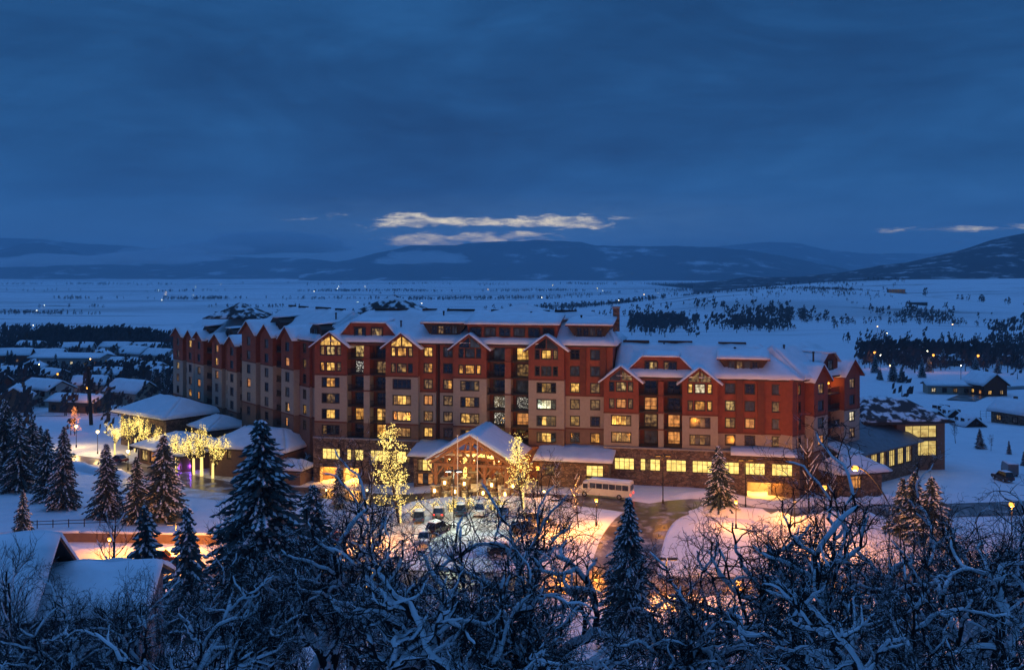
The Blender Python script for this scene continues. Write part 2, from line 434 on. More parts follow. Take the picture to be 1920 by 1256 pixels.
# mountains: ridges with a front slope that runs down to the valley and a back slope
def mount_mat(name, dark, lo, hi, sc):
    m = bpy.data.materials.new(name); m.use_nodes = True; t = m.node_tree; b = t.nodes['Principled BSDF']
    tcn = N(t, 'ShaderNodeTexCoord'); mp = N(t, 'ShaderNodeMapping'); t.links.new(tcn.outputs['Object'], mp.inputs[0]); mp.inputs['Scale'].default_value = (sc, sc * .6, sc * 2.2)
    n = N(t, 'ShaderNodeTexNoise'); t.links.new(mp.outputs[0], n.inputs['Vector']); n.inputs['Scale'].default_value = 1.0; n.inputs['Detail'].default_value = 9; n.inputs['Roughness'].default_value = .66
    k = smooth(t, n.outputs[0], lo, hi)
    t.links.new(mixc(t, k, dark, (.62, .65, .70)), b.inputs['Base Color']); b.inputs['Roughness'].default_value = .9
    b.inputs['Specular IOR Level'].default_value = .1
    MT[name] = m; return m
def mountain(name, prof, D, front, back, m, seed, amp, base=-46, step=4):
    px0, px1 = prof[0][0], prof[-1][0]
    cols = int((px1 - px0) / step) + 1; nf, nb = 16, 5
    mb = MB()
    for i in range(cols):
        px = px0 + (px1 - px0) * i / (cols - 1)
        X = xa(px, D); zr = EYE - (interp(prof, px) - HZ) / F * D
        for j in range(nf + nb + 1):
            t = j / nf if j <= nf else 1 - (j - nf) / nb
            Y = D - front + front * j / nf if j <= nf else D + back * (j - nf) / nb
            e = t ** 1.25
            q = noise.fractal(Vector((X * .0011 + seed, Y * .0011, seed)), 1.0, 2.1, 6)
            r = noise.fractal(Vector((X * .006 + seed, Y * .004, seed)), 1.0, 2.1, 4)
            z = base + (zr - base) * e + amp * q * t * (1 - .82 * t) * 2.2 + amp * .10 * r * (t ** .5)
            if j == 0: z = base - 6
            mb.v.append((X * Y / D if j <= nf else X, Y, z))
    n1 = nf + nb + 1
    for i in range(cols - 1):
        for j in range(n1 - 1):
            a = i * n1 + j
            mb.f.append((a, a + n1, a + n1 + 1, a + 1)); mb.m.append(0)
    return tag(mb.build(name, m, sm=True), kind='structure')
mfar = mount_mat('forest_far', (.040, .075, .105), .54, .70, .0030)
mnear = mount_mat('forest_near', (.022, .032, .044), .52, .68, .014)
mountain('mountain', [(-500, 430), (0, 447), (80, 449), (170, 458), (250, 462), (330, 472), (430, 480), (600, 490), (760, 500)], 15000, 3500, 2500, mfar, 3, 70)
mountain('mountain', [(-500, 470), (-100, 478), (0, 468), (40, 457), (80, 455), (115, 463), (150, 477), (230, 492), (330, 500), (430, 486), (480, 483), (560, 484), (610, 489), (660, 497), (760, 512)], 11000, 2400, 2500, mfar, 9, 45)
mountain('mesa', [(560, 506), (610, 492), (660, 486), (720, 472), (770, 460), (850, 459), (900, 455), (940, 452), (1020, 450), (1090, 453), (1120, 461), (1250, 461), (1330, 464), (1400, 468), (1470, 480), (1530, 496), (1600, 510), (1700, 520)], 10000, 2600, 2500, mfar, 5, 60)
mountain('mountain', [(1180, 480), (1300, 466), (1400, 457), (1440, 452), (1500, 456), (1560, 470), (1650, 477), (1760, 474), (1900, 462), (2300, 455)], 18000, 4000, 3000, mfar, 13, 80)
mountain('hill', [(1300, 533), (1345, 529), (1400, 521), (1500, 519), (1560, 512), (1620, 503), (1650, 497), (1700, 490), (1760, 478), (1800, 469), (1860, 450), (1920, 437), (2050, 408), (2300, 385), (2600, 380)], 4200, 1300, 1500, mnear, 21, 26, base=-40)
# ------------------------------------------------------------------ the hotel
TH = rad(-12); HC, HS = math.cos(rad(12)), math.sin(rad(12))
HO = Vector((6.0, 184.7, 0))
def ufront(px, v=0.0):                 # facade coordinate seen at photo column px on the plane v
    s = (px - 960) / F
    return (s * (HO.y + v * HC) - HO.x - v * HS) / (HC + s * HS)
hotel = empty('hotel', HO, TH, 'large red and tan mountain hotel with snowy roofs and many lit windows', 'hotel')
WIN = {}
wrng = random.Random(17)
def win_mesh(w, h, nx, ny):
    key = (round(w, 2), round(h, 2), nx, ny)
    if key not in WIN:
        mb = MB(); t = .09; y0, y1 = .04, .15
        mb.box(-w / 2, -w / 2 + t, y0, y1, -h / 2, h / 2); mb.box(w / 2 - t, w / 2, y0, y1, -h / 2, h / 2)
        mb.box(-w / 2 + t, w / 2 - t, y0, y1, h / 2 - t, h / 2); mb.box(-w / 2 + t, w / 2 - t, y0, y1, -h / 2, -h / 2 + t)
        for i in range(1, nx):
            x = -w / 2 + w * i / nx
            mb.box(x - .045, x + .045, y0 + .003, y1, -h / 2 + t, h / 2 - t)
        if ny > 1:
            zz = h * .18
            for i in range(nx):
                a = -w / 2 + w * i / nx + (.045 if i else t); b = -w / 2 + w * (i + 1) / nx - (.045 if i < nx - 1 else t)
                mb.box(a, b, y0 + .02, y1 - .02, zz - .03, zz + .03)
                if ny > 2: mb.box((a + b) / 2 - .025, (a + b) / 2 + .025, y0 + .023, y1 - .023, -h / 2 + t, zz - .03)
        mb.box(-w / 2 - .12, w / 2 + .12, -.10, y0, -h / 2 - .14, -h / 2)          # sill
        mb.box(-w / 2 - .12, w / 2 + .12, -.06, y0, h / 2, h / 2 + .14)             # head trim
        mb.box(-w / 2 - .12, -w / 2, -.05, y0, -h / 2, h / 2); mb.box(w / 2, w / 2 + .12, -.05, y0, -h / 2, h / 2)
        pw = w / nx
        pm = MB(); pm.box(-pw / 2 + .02, pw / 2 - .02, .10, .13, -h / 2 + .03, h / 2 - .03)
        WIN[key] = (mb.mesh('window', [MT['frame']]), pm.mesh('pane', [MT['glassdark']]))
    return WIN[key]
def window(root, M, u, v, z, w, h, nx=2, st='.', ny=2, name='window'):
    fm, pm = win_mesh(w, h, nx, ny)
    o = inst(name, fm, root, M @ Matrix.Translation((u, v, z)))
    if len(st) < nx: st = st * nx
    alt = wrng.choice(['lit_y', 'lit_y', 'lit_a', 'lit_b', 'lit_c'])
    if nx >= 4 and st == 'yyyy': st = wrng.choice(['dyyd', 'yyyd', ',yyy', 'yyyy'])
    if nx == 2 and st in ('yy', 'oo') and wrng.random() < .3: st = wrng.choice(['yd', 'dy'])
    for i in range(nx):
        p = inst('pane', pm, o, Matrix.Translation((-w / 2 + w * (i + .5) / nx, 0, 0)))
        p.material_slots[0].link = 'OBJECT'; p.material_slots[0].material = MT[alt if st[i] == 'y' else PANE[st[i]]]
    return o
MATS = ['stone', 'brown', 'tan', 'red', 'reddark', 'darktrim', 'timber', 'concrete']
MI = {n: i for i, n in enumerate(MATS)}
def mlist(): return [MT[n] for n in MATS]
def wall_face(mb, u0, u1, v, zones, holes, rev=.24):
    us = sorted({u0, u1, *[h[0] for h in holes], *[h[1] for h in holes]})
    zs = sorted({zones[0][0], *[z[1] for z in zones], *[h[2] for h in holes], *[h[3] for h in holes]})
    for a, b in zip(us, us[1:]):
        for c, d in zip(zs, zs[1:]):
            uc, zc = (a + b) / 2, (c + d) / 2
            if any(h[0] < uc < h[1] and h[2] < zc < h[3] for h in holes): continue
            mi = next((m for z0, z1, m in zones if z0 <= zc <= z1), None)
            if mi is None: continue
            mb.quad((a, v, c), (b, v, c), (b, v, d), (a, v, d), MI[mi])
    for a, b, c, d in holes:
        r = v + rev
        k = MI['darktrim']
        mb.quad((a, v, c), (a, v, d), (a, r, d), (a, r, c), k); mb.quad((b, v, c), (b, r, c), (b, r, d), (b, v, d), k)
        mb.quad((a, v, d), (b, v, d), (b, r, d), (a, r, d), k); mb.quad((a, v, c), (a, r, c), (b, r, c), (b, v, c), k)
def cheeks(mb, u0, u1, v, vb, zones):
    for z0, z1, m in zones:
        mb.quad((u0, vb, z0), (u0, v, z0), (u0, v, z1), (u0, vb, z1), MI[m])
        mb.quad((u1, v, z0), (u1, vb, z0), (u1, vb, z1), (u1, v, z1), MI[m])
RAILS = {}
def balcony(M, u0, u1, v, vb, z):
    mb = MB(); mb.box(u0, u1, v, vb, z - .22, z)
    o = mb.build('balcony', MT['darktrim'], hotel, M=M)
    key = round(u1 - u0, 2)
    if key not in RAILS:
        w = u1 - u0; r = MB()
        r.box(-w / 2, w / 2, 0, .06, 1.02, 1.10); r.box(-w / 2, w / 2, 0, .06, .10, .16)
        n = int(w / .16)
        for i in range(n):
            x = -w / 2 + w * (i + .5) / n
            r.box(x - .018, x + .018, .012, .048, .16, 1.02)
        RAILS[key] = r.mesh('railing', [MT['metal']])
    inst('railing', RAILS[key], o, Matrix.Translation(((u0 + u1) / 2, v + .04, z)))
def band(M, u0, u1, v, z, h=.28, m='reddark', out=.10):
    mb = MB(); mb.box(u0 - .05, u1 + .05, v - out, v - .002, z - h / 2, z + h / 2)
    mb.build('trim_band', MT[m], hotel, M=M)
I4 = Matrix.Identity(4)
FARB = []
def board(M, x0, x1, v, a, b):
    if x1 - x0 < .12: return
    far = M is not I4
    mb = MB(M if far else None); mb.box(x0, x1, v - .045, v + .004, a, b)
    if far: FARB.append(mb)
    else: mb.build('siding_board', MT['red'], hotel)
def siding(M, u0, u1, v, z0, z1, holes):
    # clapboard courses of the red storeys: each course one board, broken by the window openings
    n = max(1, int(round((z1 - z0) / 1.03)))
    hgt = (z1 - z0) / n
    for k in range(n):
        a, b = z0 + k * hgt, z0 + (k + 1) * hgt - .07
        cuts = [(h[0] - .13, h[1] + .13) for h in holes if h[3] + .15 > a and h[2] - .15 < b]
        x = u0 + .02
        for c, d in sorted(cuts):
            if c > x: board(M, x, c, v, a, b)
            x = max(x, d)
        if u1 - .02 > x: board(M, x, u1 - .02, v, a, b)
def gable(M, u0, u1, v, ze, za, vb, st=None, ov=.7, wallm='red', root=None, snow_t=.38):
    root = root or hotel
    uc = (u0 + u1) / 2; hw = (u1 - u0) / 2
    sl = (za - ze) / hw
    mb = MB(M)
    mb.prism([(u0, ze), (u1, ze), (uc, za)], v, v + .25, MI[wallm])
    mb.build('gable_wall', mlist(), root)
    rb = MB(M); e = hw + ov; zl = za - sl * e
    for sgn in (-1, 1):
        x = uc + sgn * e
        poly = [(x, zl - .02), (uc, za - .02), (uc, za + .2), (x, zl + .2)]
        if sgn > 0: poly = [(uc, za - .02), (x, zl - .02), (x, zl + .2), (uc, za + .2)]
        rb.prism(poly, v - ov, vb)
    rb.build('gable_roof', MT['reddark'], root)
    sb = MB(M); nv = 8
    sb.snow((uc - e, vb, zl + .2), (uc - e, v - ov, zl + .2), (uc, v - ov, za + .2), (uc, vb, za + .2), snow_t, nv, 4, seed=u0)
    sb.snow((uc + e, v - ov, zl + .2), (uc + e, vb, zl + .2), (uc, vb, za + .2), (uc, v - ov, za + .2), snow_t, nv, 4, seed=u1)
    sb.build('roof_snow', MT['snow'], root, sm=True)
    if st:                                # the pair of raking windows under the gable
        for sgn, s in zip((-1, 1), st):
            a, b = uc + sgn * .16, uc + sgn * hw * .62
            z0 = ze + .12
            top_a = za - sl * .16 - .42; top_b = za - sl * hw * .62 - .42
            pts = [(a, z0), (b, z0), (b, max(top_b, z0 + .08)), (a, top_a)]
            if sgn < 0: pts = [pts[1], pts[0], pts[3], pts[2]]
            f = MB(M)
            cx = sum(p[0] for p in pts) / 4; cz = sum(p[1] for p in pts) / 4
            big_ = [(cx + (x - cx) * 1.1, cz + (z - cz) * 1.16) for x, z in pts]
            f.prism(big_, v - .06, v - .003)
            fo = f.build('gable_window', MT['frame'], root)
            p = MB(M); p.prism(pts, v - .085, v - .065); p.build('pane', MT[PANE[s]], fo)
def bay_rows(M, u0, u1, v, zr, specs, zones, vb, gst=None, eave=None, apex=None, red_from=None, triple_rows=(0, 1)):
    # one projecting bay: triple windows above, a wide window below
    uc = (u0 + u1) / 2; holes = []; wins = []
    for k, z in enumerate(zr):
        sp = specs[k]
        if sp is None: continue
        if k in triple_rows:
            for du, w, s in ((-1.72, .78, sp[0]), (0, 1.75, sp[1]), (1.72, .78, sp[2])):
                wins.append((uc + du, z, w, 1.62, 1 if w < 1 else 2, s)); holes.append((uc + du - w / 2, uc + du + w / 2, z - .81, z + .81))
        else:
            wins.append((uc, z, 3.5, 1.72, 4, sp)); holes.append((uc - 1.75, uc + 1.75, z - .86, z + .86))
    mb = MB(M); wall_face(mb, u0, u1, v, zones, holes); cheeks(mb, u0, u1, v, vb, zones)
    mb.build('wall', mlist(), hotel)
    for u, z, w, h, nx, s in wins: window(hotel, M, u, v + .04, z, w, h, nx, s)
    for z0, z1, m in zones:
        if m == 'red': siding(M, u0, u1, v, z0, z1, holes)
    for (z0, z1, m) in zones[1:]: band(M, u0, u1, v, z0)
    if apex: gable(M, u0, u1, v, eave, apex, 5.0, gst, ov=.8)
def flat_rows(M, u0, u1, v, zr, cols, zones, vb, w=1.65, h=1.7):
    holes = []; wins = []
    for u, specs in cols:
        for k, z in enumerate(zr):
            if k < len(specs) and specs[k] != ' ':
                wins.append((u, z, specs[k])); holes.append((u - w / 2, u + w / 2, z - h / 2, z + h / 2))
    mb = MB(M); wall_face(mb, u0, u1, v, zones, holes); cheeks(mb, u0, u1, v, vb, zones); mb.build('wall', mlist(), hotel)
    for u, z, s in wins: window(hotel, M, u, v + .04, z, w, h, 2, s)
    for z0, z1, m in zones:
        if m == 'red': siding(M, u0, u1, v, z0, z1, holes)
    for (z0, z1, m) in zones[1:]: band(M, u0, u1, v, z0)
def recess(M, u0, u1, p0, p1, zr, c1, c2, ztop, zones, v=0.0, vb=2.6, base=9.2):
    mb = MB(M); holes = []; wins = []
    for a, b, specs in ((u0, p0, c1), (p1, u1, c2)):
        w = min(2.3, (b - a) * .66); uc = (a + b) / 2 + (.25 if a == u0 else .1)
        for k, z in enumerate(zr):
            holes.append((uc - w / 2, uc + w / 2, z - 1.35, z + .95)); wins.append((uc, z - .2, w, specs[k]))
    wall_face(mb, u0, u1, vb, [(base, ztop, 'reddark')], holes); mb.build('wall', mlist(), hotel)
    for u, z, w, s in wins: window(hotel, M, u, vb + .04, z, w, 2.3, 2, s, 2, 'balcony_door')
    pm = MB(M)
    for z0, z1, m in zones: pm.box(p0, p1, v + .25, vb, z0, z1, MI[m])
    pm.build('pier', mlist(), hotel)
    for k, z in enumerate(zr):
        for a, b in ((u0, p0), (p1, u1)): balcony(M, a + .02, b - .02, v + .5, vb - .01, z - 1.45)
        if k < 3: 
            bm = MB(M); bm.box(p0 - .25, p1 + .25, v + .12, v + .6, z - 1.62, z - 1.38); bm.build('bracket', MT['reddark'], hotel)
    hb = MB(M); hb.box(u0, u1, v + .2, v + .7, ztop - .55, ztop); hb.build('beam', MT['reddark'], hotel)
def roof(M, u0, u1, ze, zr, v0=.15, vr=10.0, v1=20.8, hipl=0., hipr=0., root=None, t=.42, mt='snow', und='darktrim', nu=36):
    root = root or hotel
    a, b = (u0, v0, ze), (u1, v0, ze); c, d = (u1 - hipr, vr, zr), (u0 + hipl, vr, zr); e, f = (u0, v1, ze), (u1, v1, ze)
    mb = MB(M)
    mb.add([a, b, c, d, e, f], [(0, 1, 2, 3), (1, 5, 2), (5, 4, 3, 2), (4, 0, 3), (0, 4, 5, 1)])
    mb.add([(u0, v0, ze - .32), (u1, v0, ze - .32), (u1, v1, ze - .32), (u0, v1, ze - .32), (u0, v0, ze - .01), (u1, v0, ze - .01), (u1, v1, ze - .01), (u0, v1, ze - .01)],
           [(0, 3, 2, 1), (0, 1, 5, 4), (1, 2, 6, 5), (2, 3, 7, 6), (3, 0, 4, 7)])
    mb.build('roof', MT[und], root)
    if t:
        sb = MB(M)
        sb.snow(a, b, c, d, t, nu, 8, seed=ze); sb.snow(f, e, d, c, t, nu, 6, seed=ze + 3)
        if hipr: sb.snow(b, f, c, c, t, 10, 6, seed=1.)
        if hipl: sb.snow(e, a, d, d, t, 10, 6, seed=2.)
        sb.build('roof_snow', MT[mt], root, sm=True)
        if u1 - u0 > 25:
            x = u0 + hipl + 1; rg_ = random.Random(int(u0 * 10))
            while x < u1 - hipr - 3:
                L_ = rg_.uniform(2, 7); rc = MB(M); rc.box(x, min(x + L_, u1 - hipr), vr - .35, vr + .35, zr + t * .5, zr + t + rg_.uniform(.12, .3)); rc.build('ridge_cap', MT['darktrim'], root); x += L_ + rg_.uniform(.5, 5)
def dormer_hip(M, uc, hb_, ht_, z0, z1, v, vb, st, wallm='red'):
    # clipped-gable dormer between two bays
    mb = MB(M); poly = [(uc - hb_, z0), (uc + hb_, z0), (uc + ht_, z1), (uc - ht_, z1)]
    mb.prism(poly, v, vb, MI[wallm]); o = mb.build('dormer', mlist(), hotel)
    sb = MB(M); q = .55
    k = (z1 - z0) / (hb_ - ht_)
    xl, zl = uc - hb_ - .5, z0 - .5 * k
    sb.snow((xl, vb, zl), (xl, v - q, zl), (uc - ht_, v - q, z1), (uc - ht_, vb, z1), .32, 6, 4, seed=uc)
    sb.snow((-xl + 2 * uc, v - q, zl), (-xl + 2 * uc, vb, zl), (uc + ht_, vb, z1), (uc + ht_, v - q, z1), .32, 6, 4, seed=uc + 2)
    sb.snow((uc - ht_, v - q, z1), (uc + ht_, v - q, z1), (uc + ht_, vb, z1 + .5), (uc - ht_, vb, z1 + .5), .36, 8, 4, seed=uc + 4)
    sb.build('snow_cap', MT['snow'], o, sm=True)
    for du, s in zip((-1.75, 1.75), st): window(hotel, M, uc + du, v - .16, z0 + 1.35, 2.2, 1.6, 3, s)
def dormer_shed(M, u0, u1, z0, z1, v, vb, st, wallm='darktrim', inset=1.6, zback=None):
    # shed dormer with snow drifted against its cheeks
    mb = MB(M); mb.prism([(u0 + inset, z0), (u1 - inset, z0), (u1, z1), (u0, z1)], v, vb, MI[wallm]); o = mb.build('dormer', mlist(), hotel)
    zb = zback or z1 + 1.2
    rb = MB(M); rb.add([(u0 - .4, v - .7, z1), (u1 + .4, v - .7, z1), (u1 + .4, vb, zb), (u0 - .4, vb, zb), (u0 - .4, v - .7, z1 + .22), (u1 + .4, v - .7, z1 + .22), (u1 + .4, vb, zb + .22), (u0 - .4, vb, zb + .22)],
                       [(0, 3, 2, 1), (0, 1, 5, 4), (1, 2, 6, 5), (2, 3, 7, 6), (3, 0, 4, 7), (4, 5, 6, 7)])
    rb.build('dormer_roof', MT['reddark'], o)
    sb = MB(M); sb.snow((u0 - .4, v - .75, z1 + .22), (u1 + .4, v - .75, z1 + .22), (u1 + .4, vb, zb + .22), (u0 - .4, vb, zb + .22), .36, 12, 4, seed=u0)
    sb.build('snow_cap', MT['snow'], o, sm=True)
    n = len(st); w = (u1 - u0 - 2 * inset) / n
    for i, s in enumerate(st):
        window(hotel, M, u0 + inset + w * (i + .5), v - .16, (z0 + z1) / 2 + .15, min(2.0, w * .8), min(1.5, (z1 - z0) * .72), 2, s)

I4 = Matrix.Identity(4)
ROWS = [26.05 - 3.1 * k for k in range(6)]
EV = 27.85
ZB = [(8.9, 12.1, 'brown'), (12.1, 21.35, 'tan'), (21.35, EV - .8, 'red')]
ZF = [(8.9, 12.25, 'brown'), (12.25, 18.4, 'tan'), (18.4, EV, 'red')]
U = ufront
# main front, left to right
bay_rows(I4, U(590), U(650), 0, ROWS, ['yyd', 'yyd', '.yy.', '.dd.', '.yy.', 'd.,.'], ZB, 6, 'yy', EV - .8, 29.5)
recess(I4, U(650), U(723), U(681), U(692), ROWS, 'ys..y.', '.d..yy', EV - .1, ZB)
bay_rows(I4, U(723), U(784), 0, ROWS, ['yyy', 'dy.', '.', 'dyyd', 'yyyy', 'd'], ZB, 6, 'yy', EV - .8, 29.5)
C0, C1, C2, C3 = U(785, 1.2), U(817, 1.2), U(825, 1.2), U(851, 1.2)
flat_rows(I4, C0, C1, 1.2, ROWS, [(U(803, 1.2), 'yydooy')], ZF, 6)
flat_rows(I4, C2, C3, 1.2, ROWS, [(U(840, 1.2), ',.ydd.')], ZF, 6)
mb = MB(); mb.box(C1, C2, 2.0, 5, 8.9, EV - .2, MI['reddark']); mb.build('wall', mlist(), hotel)
mb = MB(); mb.tube([Vector(((C1 + C2) / 2, 1.85, 9)), Vector(((C1 + C2) / 2, 1.85, EV - .5))], [.09, .09], 8); mb.build('downpipe', MT['metal'], hotel)
bay_rows(I4, U(850), U(912), 0, ROWS, ['.,.', 'yyy', 'd.,d', '.yd.', 'yydd', '.yyy'], ZB, 6, '.,', EV - .8, 29.5)
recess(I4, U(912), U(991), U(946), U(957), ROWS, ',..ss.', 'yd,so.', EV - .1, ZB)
bay_rows(I4, U(991), U(1058), 0, ROWS, ['.yd', '.,.', '.yd.', ',ww,', '.ydd', 'dyy.'], ZB, 6, '.,', EV - .8, 29.5)
F0, F1 = U(1059, 1.2), U(1149, 1.2)
flat_rows(I4, F0, F1, 1.2, ROWS, [(U(1078, 1.2), '.,ydy.'), (U(1116, 1.2), ',,dd.y')], ZF, 20)
for px in (1093, 1131):
    mb = MB(); mb.box(U(px, 1.0) - .55, U(px, 1.0) + .55, .85, 1.19, 18.4, EV - .2, MI['reddark']); mb.build('pilaster', mlist(), hotel)
ML, MR = U(590), F1
mb = MB(); mb.box(ML + .05, MR - .03, 6.05, 20, 0, EV - .05, MI['reddark']); mb.build('core_wall', mlist(), hotel)
roof(I4, ML - 1.0, MR + .7, EV, 33.4, hipl=9.0, hipr=5.0)
dormer_hip(I4, (U(650) + U(723)) / 2, 6.4, 3.6, 28.35, 31.5, 1.5, 8, ['.d.', 'dyd'])
dormer_shed(I4, U(793, 2), U(873, 2), 28.9, 31.4, 2.2, 9, ['.', 'd', '.', ','], zback=32.4)
dormer_shed(I4, U(876, 1.5), U(1046, 1.5), 28.5, 31.3, 1.5, 8, ['.', ',', '.', ',', '.', '.'], 'red', .3, zback=33.0)
dormer_shed(I4, U(1064, 2), U(1146, 2), 28.9, 31.3, 2.2, 9, ['.', '.', ',', '.'], zback=32.4)
# back peaks, chimney and vents
pk = MB()
for uc, vv, hw, zb, zt in ((U(738, 20), 20, 8.5, 32.3, 36.3), (U(985, 14), 12, 10, 32.3, 34.9), (U(445, 40), 42, 7, 30, 33.6)):
    sb = MB(); rb = MB()
    p = [(uc - hw, vv - 6, zb), (uc + hw, vv - 6, zb), (uc + hw, vv + 6, zb), (uc - hw, vv + 6, zb)]
    rb.add(p + [(uc, vv, zt)], [(0, 1, 4), (1, 2, 4), (2, 3, 4), (3, 0, 4), (3, 2, 1, 0)]); rb.build('roof', MT['shingle'], hotel)
    tp = Vector((uc, vv, zt))
    for i in range(4):
        a, b = Vector(p[i]), Vector(p[(i + 1) % 4])
        sb.snow(a, b, tp, tp, .3, 6, 6, seed=uc + i)
    sb.build('roof_snow', MT['roofsnow' if hw < 9 else 'snow'], hotel, sm=True)
mb = MB(); u = U(1155, 9); mb.box(u - .6, u + .6, 9, 10.2, 30, 34.5, MI['stone']); mb.box(u - .72, u + .72, 8.88, 10.32, 34.5, 34.8, MI['concrete']); mb.build('chimney', mlist(), hotel)
for px, vv in ((630, 7), (752, 4.5), (832, 8), (905, 7.5), (996, 8), (1090, 7), (1245, 8), (1378, 7), (1470, 8), (1525, 6)):
    zz = (28 if px < 1160 else 22.3) + vv * .52
    mb = MB(); mb.tube([Vector((U(px, vv), vv, zz - .6)), Vector((U(px, vv), vv, zz + 1.3))], [.16, .16], 8); mb.tube([Vector((U(px, vv), vv, zz + 1.31)), Vector((U(px, vv), vv, zz + 1.55))], [.26, .2], 8)
    mb.build('roof_vent', MT['metal'], hotel)

# lower right wing
ER = 22.3; RR = [20.4 - 3.1 * k for k in range(4)]
ZRB = [(9.2, 15.6, 'tan'), (15.6, ER - .8, 'red')]; ZRE = [(-1, 9.2, 'brown'), (9.2, 15.6, 'tan'), (15.6, ER - .1, 'red')]; ZREF = [(-1, 9.2, 'brown'), (9.2, 12.4, 'tan'), (12.4, ER, 'red')]; ZRF = [(9.2, 12.4, 'tan'), (12.4, ER, 'red')]
bay_rows(I4, U(1132), U(1197.5), 0, RR, ['.yd', 'dod', 'yyyd', 'dydd'], ZRB, 6, ',d', ER - .8, 24.0)
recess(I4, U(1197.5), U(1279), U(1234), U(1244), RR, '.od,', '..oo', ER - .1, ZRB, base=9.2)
bay_rows(I4, U(1279), U(1346), 0, RR, ['ywy', 'yyy', ',.,.', 'd,d,'], ZRB, 6, 'dd', ER - .8, 24.0)
I0, I1 = U(1346, 1.2), U(1497, 1.2)
flat_rows(I4, I0, I1, 1.2, RR, [(U(1369, 1.2), ',yo,'), (U(1406, 1.2), '.,o.'), (U(1457, 1.2), ',d,d')], ZRF, 16)
for px in (1387, 1427):
    mb = MB(); mb.box(U(px, 1.0) - .6, U(px, 1.0) + .6, .8, 1.19, 12.4, ER - .2, MI['reddark']); mb.build('pilaster', mlist(), hotel)
mb = MB(); mb.box(U(1150), I1 - .05, 6.05, 16, 0, ER - .05, MI['reddark']); mb.build('core_wall', mlist(), hotel)
roof(I4, U(1149, 1.2) + .25, I1 + .9, ER, 27.7, v1=17.5, vr=8.5, hipr=7.5)
dormer_hip(I4, (U(1197.5) + U(1279)) / 2, 6.6, 3.4, 22.8, 25.9, 1.5, 7, ['.yd', 'd..'])
dormer_shed(I4, U(1348, 2), U(1440, 2), 23.2, 25.5, 2.2, 8, [',', 'd', ',', '.'], zback=26.9)

# podium: stone ground storey with hall windows and garage mouths
def podium(u0, u1, v, z1, wins, mouths, z0=-.5):
    holes = [(a, b, zc - h / 2, zc + h / 2) for a, b, zc, h, s in wins] + [(a, b, c, d) for a, b, c, d in mouths]
    mb = MB(); wall_face(mb, u0, u1, v, [(z0, z1, 'stone')], holes, .4); cheeks(mb, u0, u1, v, 6, [(z0, z1, 'stone')])
    mb.quad((u0, v, z1), (u1, v, z1), (u1, 6, z1), (u0, 6, z1), MI['concrete'])
    mb.build('podium_wall', mlist(), hotel)
    cp = MB(); cp.box(u0 - .1, u1 + .1, v - .18, v + .5, z1 + .005, z1 + .3); cp.build('coping', MT['concrete'], hotel)
    for a, b, zc, h, s in wins: window(hotel, I4, (a + b) / 2, v + .12, zc, b - a, h, 4, s, 2, 'hall_window')
    for a, b, c, d in mouths:
        g = MB()
        g.add([(a, v + .4, c), (b, v + .4, c), (b, v + 5.5, c), (a, v + 5.5, c), (a, v + .4, d), (b, v + .4, d), (b, v + 5.5, d), (a, v + 5.5, d)],
              [(0, 1, 2, 3), (4, 7, 6, 5), (0, 3, 7, 4), (1, 5, 6, 2), (3, 2, 6, 7)])
        g.build('garage_mouth', MT['concrete'], hotel)
        n = max(1, int((b - a) / 3.2))
        for i in range(1, n):
            q = MB(); x = a + (b - a) * i / n; q.box(x - .3, x + .3, v + 2.5, v + 3.1, c + .01, d - .01); q.build('garage_pillar', MT['concrete'], hotel)
        tb = MB(); tb.box((a + b) / 2 - 1.2, (a + b) / 2 + 1.2, v + 2.9, v + 3.1, d - .14, d - .04); to = tb.build('garage_light', MT['bulb_sodium'], hotel)
        L = bpy.data.lights.new('garage_light', 'AREA'); L.energy = 1500; L.color = (1, .42, .07); L.shape = 'RECTANGLE'; L.size = max(2, b - a - 1); L.size_y = 3
        lo = bpy.data.objects.new('garage_lamp', L); link(lo, hotel); lo.location = ((a + b) / 2, v + 3, d - .2)
pw = [(U(604, -.4), U(637, -.4), 5.9, 2.1, 'h'), (U(650, -.4), U(681, -.4), 5.9, 2.1, 'hdhh'), (U(694, -.4), U(724, -.4), 5.9, 2.1, 'h'), (U(739, -.4), U(768, -.4), 5.9, 2.1, 'dhhd')]
podium(U(589), U(786), -.4, 8.9, pw, [(U(599, -.4), U(634, -.4), .02, 3.3), (U(643, -.4), U(672, -.4), .02, 3.3)])
pw = [(U(a, -.6), U(b, -.6), 6.35, 2.15, s) for a, b, s in ((1152, 1189, 'h'), (1200.5, 1238, 'hdhh'), (1249, 1286.5, 'h'), (1298, 1335.5, 'h'), (1347, 1386, 'h'), (1396, 1434.5, 'h'), (1447, 1486, 'h'))]
podium(U(1133), U(1499), -.6, 9.2, pw, [(U(1401, -.6), U(1487, -.6), 1.0, 4.0)])
mb = MB(); mb.snow((U(1370), -2.4, 9.0), (U(1494), -2.4, 9.0), (U(1494), .9, 9.9), (U(1370), .9, 9.9), .3, 16, 3); mb.build('roof_snow', MT['snow'], hotel, sm=True)
mb = MB(); mb.slabx([(-2.35, 8.75), (1.0, 9.65), (1.0, 9.85), (-2.35, 8.95)], U(1370), U(1494)); mb.build('canopy', MT['darktrim'], hotel)

